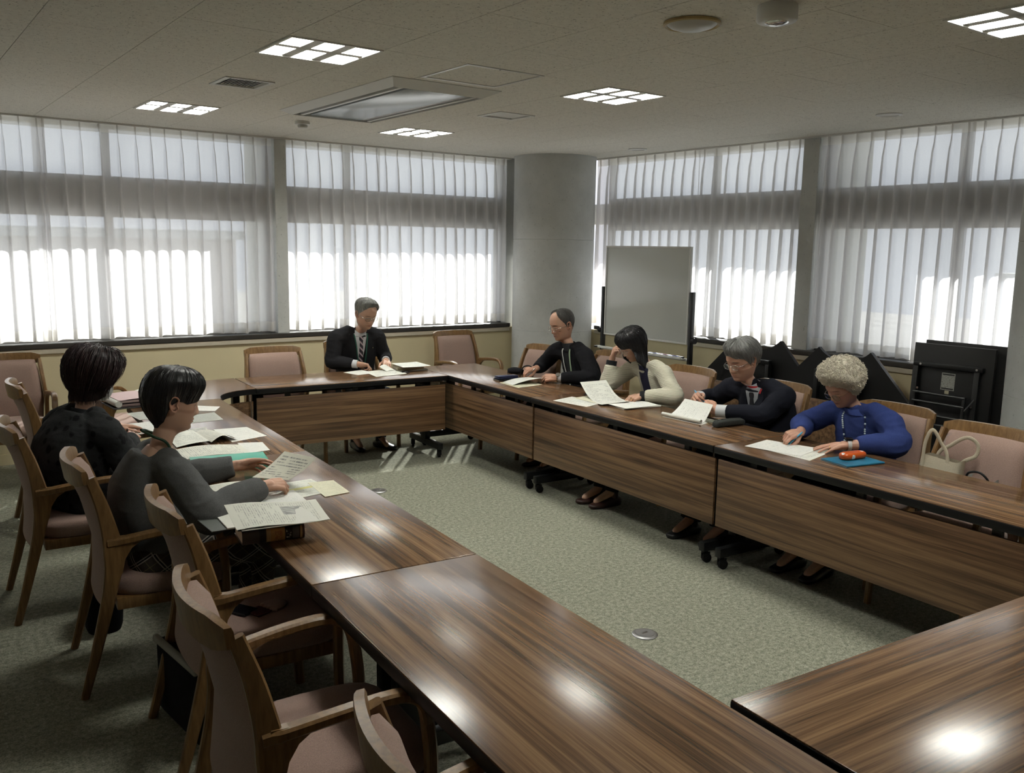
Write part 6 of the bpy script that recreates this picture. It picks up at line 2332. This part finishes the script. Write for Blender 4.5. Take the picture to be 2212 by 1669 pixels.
# two thick books at the table edge, a pamphlet spread over them
def m_spine():
    nb = NB('antique_print_cover')
    s = nb.sep(nb.coord('Object'))
    base = nb.ramp(nb.math('ADD', s[0], .1125), [(0, (0.055, 0.045, 0.042)), (.055, (0.050, 0.042, 0.040)), (.060, (0.014, 0.017, 0.018)), (.0845, (0.014, 0.017, 0.018)), (.085, (0.40, 0.28, 0.15)), (.098, (0.40, 0.28, 0.15)), (.0985, (0.02, 0.01, 0.01)), (.1005, (0.42, 0.24, 0.085)),
                                                   (.150, (0.42, 0.24, 0.085)), (.1505, (0.012, 0.012, 0.013)), (.178, (0.012, 0.012, 0.013)), (.1785, (0.070, 0.072, 0.078)), (.199, (0.070, 0.072, 0.078)), (.1995, (0.022, 0.008, 0.006)), (.2035, (0.36, 0.24, 0.12)), (.2105, (0.36, 0.24, 0.12)), (.2115, (0.05, 0.018, 0.016)), (.225, (0.05, 0.018, 0.016))], 'CONSTANT')
    n = nb.noise(nb.coord('Object', (95, 150, 150)), 1.0, 3)
    mk = nb.ramp(n, [(.55, (0, 0, 0)), (.60, (1, 1, 1))])
    inblk = nb.math('MULTIPLY', nb.math('GREATER_THAN', s[0], .0445), nb.math('LESS_THAN', s[0], .0615))
    ingold = nb.math('MULTIPLY', nb.math('GREATER_THAN', s[0], .004), nb.math('LESS_THAN', s[0], .030))
    mid = nb.math('MULTIPLY', nb.math('GREATER_THAN', s[2], .010), nb.math('LESS_THAN', s[2], .040))
    c = nb.mix(nb.math('MULTIPLY', nb.math('MULTIPLY', mk, inblk), mid), base, (0.55, 0.53, 0.47))
    n2 = nb.noise(nb.coord('Object', (60, 60, 60)), 1.0, 3)
    c = nb.mix(nb.math('MULTIPLY', nb.math('MULTIPLY', nb.ramp(n2, [(.46, (0, 0, 0)), (.52, (1, 1, 1))]), ingold), nb.math('MULTIPLY', mid, .75)), c, (0.30, 0.10, 0.05))
    nb.bsdf(c, .4, .4)
    return nb.m
def m_greenspine():
    nb = NB('dark_green_cloth')
    s = nb.sep(nb.coord('Object'))
    n = nb.noise(nb.coord('Object', (150, 200, 200)), 1.0, 2)
    mk = nb.ramp(n, [(.53, (0, 0, 0)), (.57, (1, 1, 1))])
    k = nb.math('FRACT', nb.math('MULTIPLY', s[0], 72))
    glyph = nb.math('MULTIPLY', nb.math('GREATER_THAN', k, .15), nb.math('LESS_THAN', k, .85))
    rng = nb.math('MULTIPLY', nb.math('MULTIPLY', nb.math('GREATER_THAN', s[0], -.035), nb.math('LESS_THAN', s[0], .082)), nb.math('MULTIPLY', nb.math('GREATER_THAN', s[2], .016), nb.math('LESS_THAN', s[2], .030)))
    side = nb.math('LESS_THAN', s[1], -.066)
    nb.bsdf(nb.mix(nb.math('MULTIPLY', nb.math('MULTIPLY', mk, glyph), nb.math('MULTIPLY', rng, side)), (0.006, 0.030, 0.020), (0.36, 0.30, 0.12)), .5, .4)
    return nb.m
book('thick old book with gold and black banded spine, lowest at the table edge', 1.148, 3.055, TZ + .001, .222, .148, .050, -9, m_spine(), 'page_edge')
book('thick dark green cloth book with gold lettering on its spine, lying on the banded book', 1.142, 3.055, TZ + .0515, .222, .150, .042, -13, m_greenspine(), 'page_edge')
pm = sheet('wide open printed pamphlet spread over the dark green book', [(1.012, 3.135, TZ + .118), (1.345, 3.085, TZ + .100), (1.288, 2.835, TZ + .097), (.968, 2.875, TZ + .102)], 'p_fig', lambda u, v: .004 * math.sin(2 * math.pi * u), 14, 8, .001, 'pamphlet', 'pamphlet')
sheet('under', [(1.02, 3.13, TZ + .110), (1.342, 3.08, TZ + .0965), (1.292, 2.838, TZ + .0945), (.985, 2.872, TZ + .098)], 'p_blank', None, 4, 4, .003, 'under_pages', parent=pm)
up = pm.children[0]
up.location = Vector((0, 0, 0))
c0 = Vector((0, 0, 0))
for q in ((1.02, 3.13, TZ + .110), (1.342, 3.08, TZ + .0965), (1.292, 2.838, TZ + .0945), (.985, 2.872, TZ + .098)):
    c0 += Vector(q) / 4
up.location = c0 - pm.location
cb = sheet('dark grey clipboard hanging over the table edge behind the two thick books', Z([(.985, 3.43), (1.10, 3.47), (1.12, 3.19), (.985, 3.20)], TZ + .004), plain('grey_board', (0.085, 0.095, 0.085), .6), None, 4, 4, .003, 'clipboard', 'clipboard')
sheet('white note pad lying on the grey clipboard behind the two thick books', Z([(1.06, 3.425), (1.175, 3.41), (1.16, 3.185), (1.04, 3.19)], TZ + .010), 'p_blank', None, 4, 4, .005, 'note_pad', 'note pad')
# pink folder and its company by the corner
pf = tag(empty('document_folder', (1.425, 6.135, TZ + .008), R_(4)), 'pink covered folder stuffed with papers at the end of the left table', 'folder')
M['pinkcard'] = plain('pale_pink_card', (0.50, 0.36, 0.36), .6)
mb = MB()
rings = []
for x in np.linspace(-.15, .15, 9):
    z = .046 + .004 * math.cos(x * 16)
    rings.append([(x, -.145, z), (x, .155, z + .003), (x, .155, z + .005), (x, -.145, z + .002)])
mb.loft(rings)
mb.build('cover', 'pinkcard', pf, 60)
MB().rbox(-.140, .145, -.140, .145, .0, .018, .003).build('lower_papers', plain('rose_papers', (0.24, 0.17, 0.16), .8), pf, 40)
MB().rbox(-.145, .148, -.143, .148, .026, .041, .003).build('upper_papers', plain('rose_papers_light', (0.34, 0.26, 0.25), .8), pf, 40)
MB().rbox(-.135, .135, -.125, .135, .018, .026, .001).build('middle_papers', 'black', pf)
MB().tube([(-.152, -.143, .021), (-.152, .14, .021)], .021, 16).build('rolled_spine', 'p_blank', pf, 60)
book('thin black folder under the pink folder', 1.42, 6.115, TZ + .001, .36, .30, .0065, 3, 'black', 'page_white', False, 'folder', 'folder')
sheet('white sheet lying on the pink folder', [(1.455, 6.30, .763), (1.66, 6.33, .763), (1.66, 6.12, .762), (1.53, 6.10, .762)], 'p_blank', wave(.010))
o = tag(empty('spectacle_case', (1.535, 6.05, .7665), R_(4)), 'glossy dark brown case lying on the pink folder', 'case')
M['brown_case'] = plain('dark_brown_case', (0.030, 0.014, 0.010), .2, .5)
squash(MB(), [(.7, 0), (1.0, .006), (1.0, .013)], .15, .055).build('base', 'brown_case', o, 60)
squash(MB(), [(1.0, .0136), (1.0, .02), (.7, .026), (.3, .0275)], .15, .055).build('lid', 'brown_case', o, 60)

# pens in hands
def held_pen(i, side, lab, mat, L=.142, r=.0042, touch=True, back=(.012, .040, .050)):
    p = PPL[i]
    T, tips = p.grips[side]
    th = T((.128, .010, -.056))
    pin = tips[0].lerp(th, .25)
    web = T(back)
    d = (pin - web).normalized()
    if touch:
        k = (pin.z - (TZ + .0045)) / max(.2, -d.z)
        tip = pin + d * min(max(k, .012), .05)
    else:
        tip = pin + d * .03
    pen('pen', lab, tip, tip - d * L, mat, r)
M['pen_maroon'] = plain('maroon_pen', (0.14, 0.02, 0.03), .3)
M['pen_blue'] = plain('sky_blue_pen', (0.05, 0.33, 0.55), .25)
M['pen_silver'] = plain('silver_pen', (0.5, 0.48, 0.45), .25, .5, Metallic=.8)
held_pen(0, 'R', 'maroon and silver pen in the right hand of the man in suit and tie', 'pen_maroon')
held_pen(1, 'R', 'slim silver pen in the right hand of the balding man', 'pen_silver')
held_pen(3, 'R', 'light blue pen upright in the right hand of the grey haired man', 'pen_blue', .142, .0042, False, (.06, .03, .06))
held_pen(4, 'R', 'light blue pen in the right hand of the woman in blue sweater', 'pen_blue', .145, .0046)
held_pen(5, 'R', 'black pen in the right hand of the woman in patterned jacket', 'black', .14, .0042)

# -- bags and things left on chairs
M['canvas'] = fabric('natural_canvas', (0.52, 0.46, 0.35), 260, .1)
def bag_body(mb, w_, d, h, bulge=.0, top=.8, n=28, p_=4):
    rings = []
    for z, s in ((0, .92), (.02, 1.0), (h * .4, 1.0 + bulge), (h * .8, 1.0), (h, 1.0)):
        rings.append([(math.copysign(abs(math.cos(a)) ** (2 / p_), math.cos(a)) * d / 2 * s * (1 if z < h * .5 else lerp(1, top, (z / h - .5) * 2)), math.copysign(abs(math.sin(a)) ** (2 / p_), math.sin(a)) * w_ / 2 * (s ** .5) + .004 * math.sin(z * 60), z + (.006 * math.sin(a * 3) if z == h else 0)) for a in [2 * math.pi * j / n for j in range(n)]])
    mb.loft(rings, True, False)
    mb.add(list(rings[0]), [tuple(range(n))])
    inner = [[(x * .96, y * .97, z) for x, y, z in r] for r in reversed(rings)]
    mb.loft(inner, True, False)
    return rings
tb = tag(empty('tote_bag', (4.415, 2.275, .459), R_(-4)), 'cream canvas tote bag with long handles standing on the end chair', 'bag')
mb = MB()
bag_body(mb, .225, .11, .275, .04, .55)
mb.build('body', 'canvas', tb, 50)
for s, pts in ((-1, [(-.040, .085, .03), (-.036, .085, .27), (-.036, .075, .36), (-.034, .045, .415), (-.030, .0, .36), (-.030, -.045, .275), (-.044, -.05, .03)]),
               (1, [(.036, .06, .06), (.032, .05, .27), (.03, -.02, .34), (.03, -.10, .395), (.035, -.155, .37), (.036, -.15, .31), (.034, -.075, .245), (.042, -.04, .06)])):
    MB().tube(catmull(pts, 6), .0115, 8, side=(1, 0, 0), flat=.22).build('handle', 'canvas', tb, 60) if False else None
    P_ = catmull(pts, 6)
    MB().rect(P_, .019, .0030, (1, 0, 0)).build('handle', 'canvas', tb, 60)
gb = tag(empty('pouch_bag', (4.43, 2.075, .459), R_(8)), 'small pale grey bag with black handle beside the canvas tote bag', 'bag')
M['grey_vinyl'] = plain('pale_grey_vinyl', (0.36, 0.36, 0.33), .4)
mb = MB()
bag_body(mb, .15, .10, .21, .03, .8)
mb.build('body', 'grey_vinyl', gb, 50)
MB().tube(catmull([(-.04, .065, .19), (-.05, .05, .235), (-.05, .0, .245), (-.05, -.04, .215), (-.045, -.05, .17)], 6), .006, 8).build('handle', 'black', gb, 60)
bb = tag(empty('shoulder_bag', (4.475, 6.045, .459), R_(10)), 'small black shoulder bag on the chair beside the round pillar', 'bag')
mb = MB()
bag_body(mb, .17, .12, .275, .10, .5, 28, 2.6)
mb.build('body', 'blazer_black', bb, 50)
MB().sphere((0, 0, .262), (.055, .082, .03), 20, 10).build('flap', 'blazer_black', bb, 180)
MB().tube(catmull([(-.02, -.075, .20), (-.03, -.11, .30), (-.02, -.17, .325), (.0, -.20, .29), (.02, -.17, .19)], 6), .006, 8).build('strap', 'black', bb, 60)
# phone and pouch on the seat of the empty chair
ph = tag(empty('phone', (1.005, 3.015, .4595), R_(-62)), 'black phone lying on the seat of the chair with the pouch', 'phone')
MB().rbox(-.072, .072, -.036, .036, 0, .009, .004).build('body', 'screen_black', ph, 50)
MB().rbox(-.066, .066, -.032, .032, .009, .0096, .0002).build('screen', 'screen_black', ph)
po = tag(empty('pouch', (1.105, 2.965, .4592), R_(20)), 'pale pink leaf shaped pouch with zigzag edge on a chair seat', 'pouch')
pts = []
for i in range(25):
    a = math.pi * (-.5 + i / 24)
    pts.append((.07 * math.cos(a) * 1.0 if False else .075 * math.cos(a) ** .8 if math.cos(a) > 0 else 0, .045 * math.sin(a)))
zig = [(-.012 + (.010 if k % 2 else -.006), .045 - .09 * k / 10) for k in range(1, 10)]
poly = pts + zig
rings = []
for sc, z in ((.96, 0), (1.0, .004), (1.0, .009), (.85, .014), (.4, .016)):
    rings.append([((x - .02) * sc + .02, y * sc, z) for x, y in poly])
MB().loft(rings).build('body', plain('pale_pink_felt', (0.36, 0.26, 0.22), .8), po, 50)
MB().rbox(-.075, -.012, -.034, .036, 0.0, .008, .003).build('inner_fold', plain('dark_red_print', (0.06, 0.012, 0.012), .7, .3, .6, 120), po, 50)
# bags on the floor
fb = tag(empty('briefcase', (.925, 3.165, 0), R_(6)), 'black bag with pale grey rim standing on the floor under the chair with the phone', 'bag')
MB().rbox(-.105, .105, -.19, .19, .002, .285, .018).build('body', 'blazer_black', fb, 50)
MB().rbox(-.114, -.092, -.192, .192, .272, .298, .006).build('rim', plain('pale_rim', (0.27, 0.27, 0.23), .6), fb, 50)
MB().tube(catmull([(0, -.06, .283), (0, -.05, .315), (0, .05, .315), (0, .06, .283)], 5), .006, 8).build('handle', 'black', fb, 60)
hb = tag(empty('handbag', (.80, 4.255, 0), R_(-10)), 'black soft bag on the floor between the two women on the left', 'bag')
mb = MB()
bag_body(mb, .24, .16, .33, .10, .35, 28, 3)
mb.build('body', 'blazer_black', hb, 50)
MB().tube(catmull([(0, -.09, .30), (0, -.08, .37), (0, .0, .395), (0, .08, .37), (0, .09, .30)], 6), .007, 8).build('handle', 'black', hb, 60)
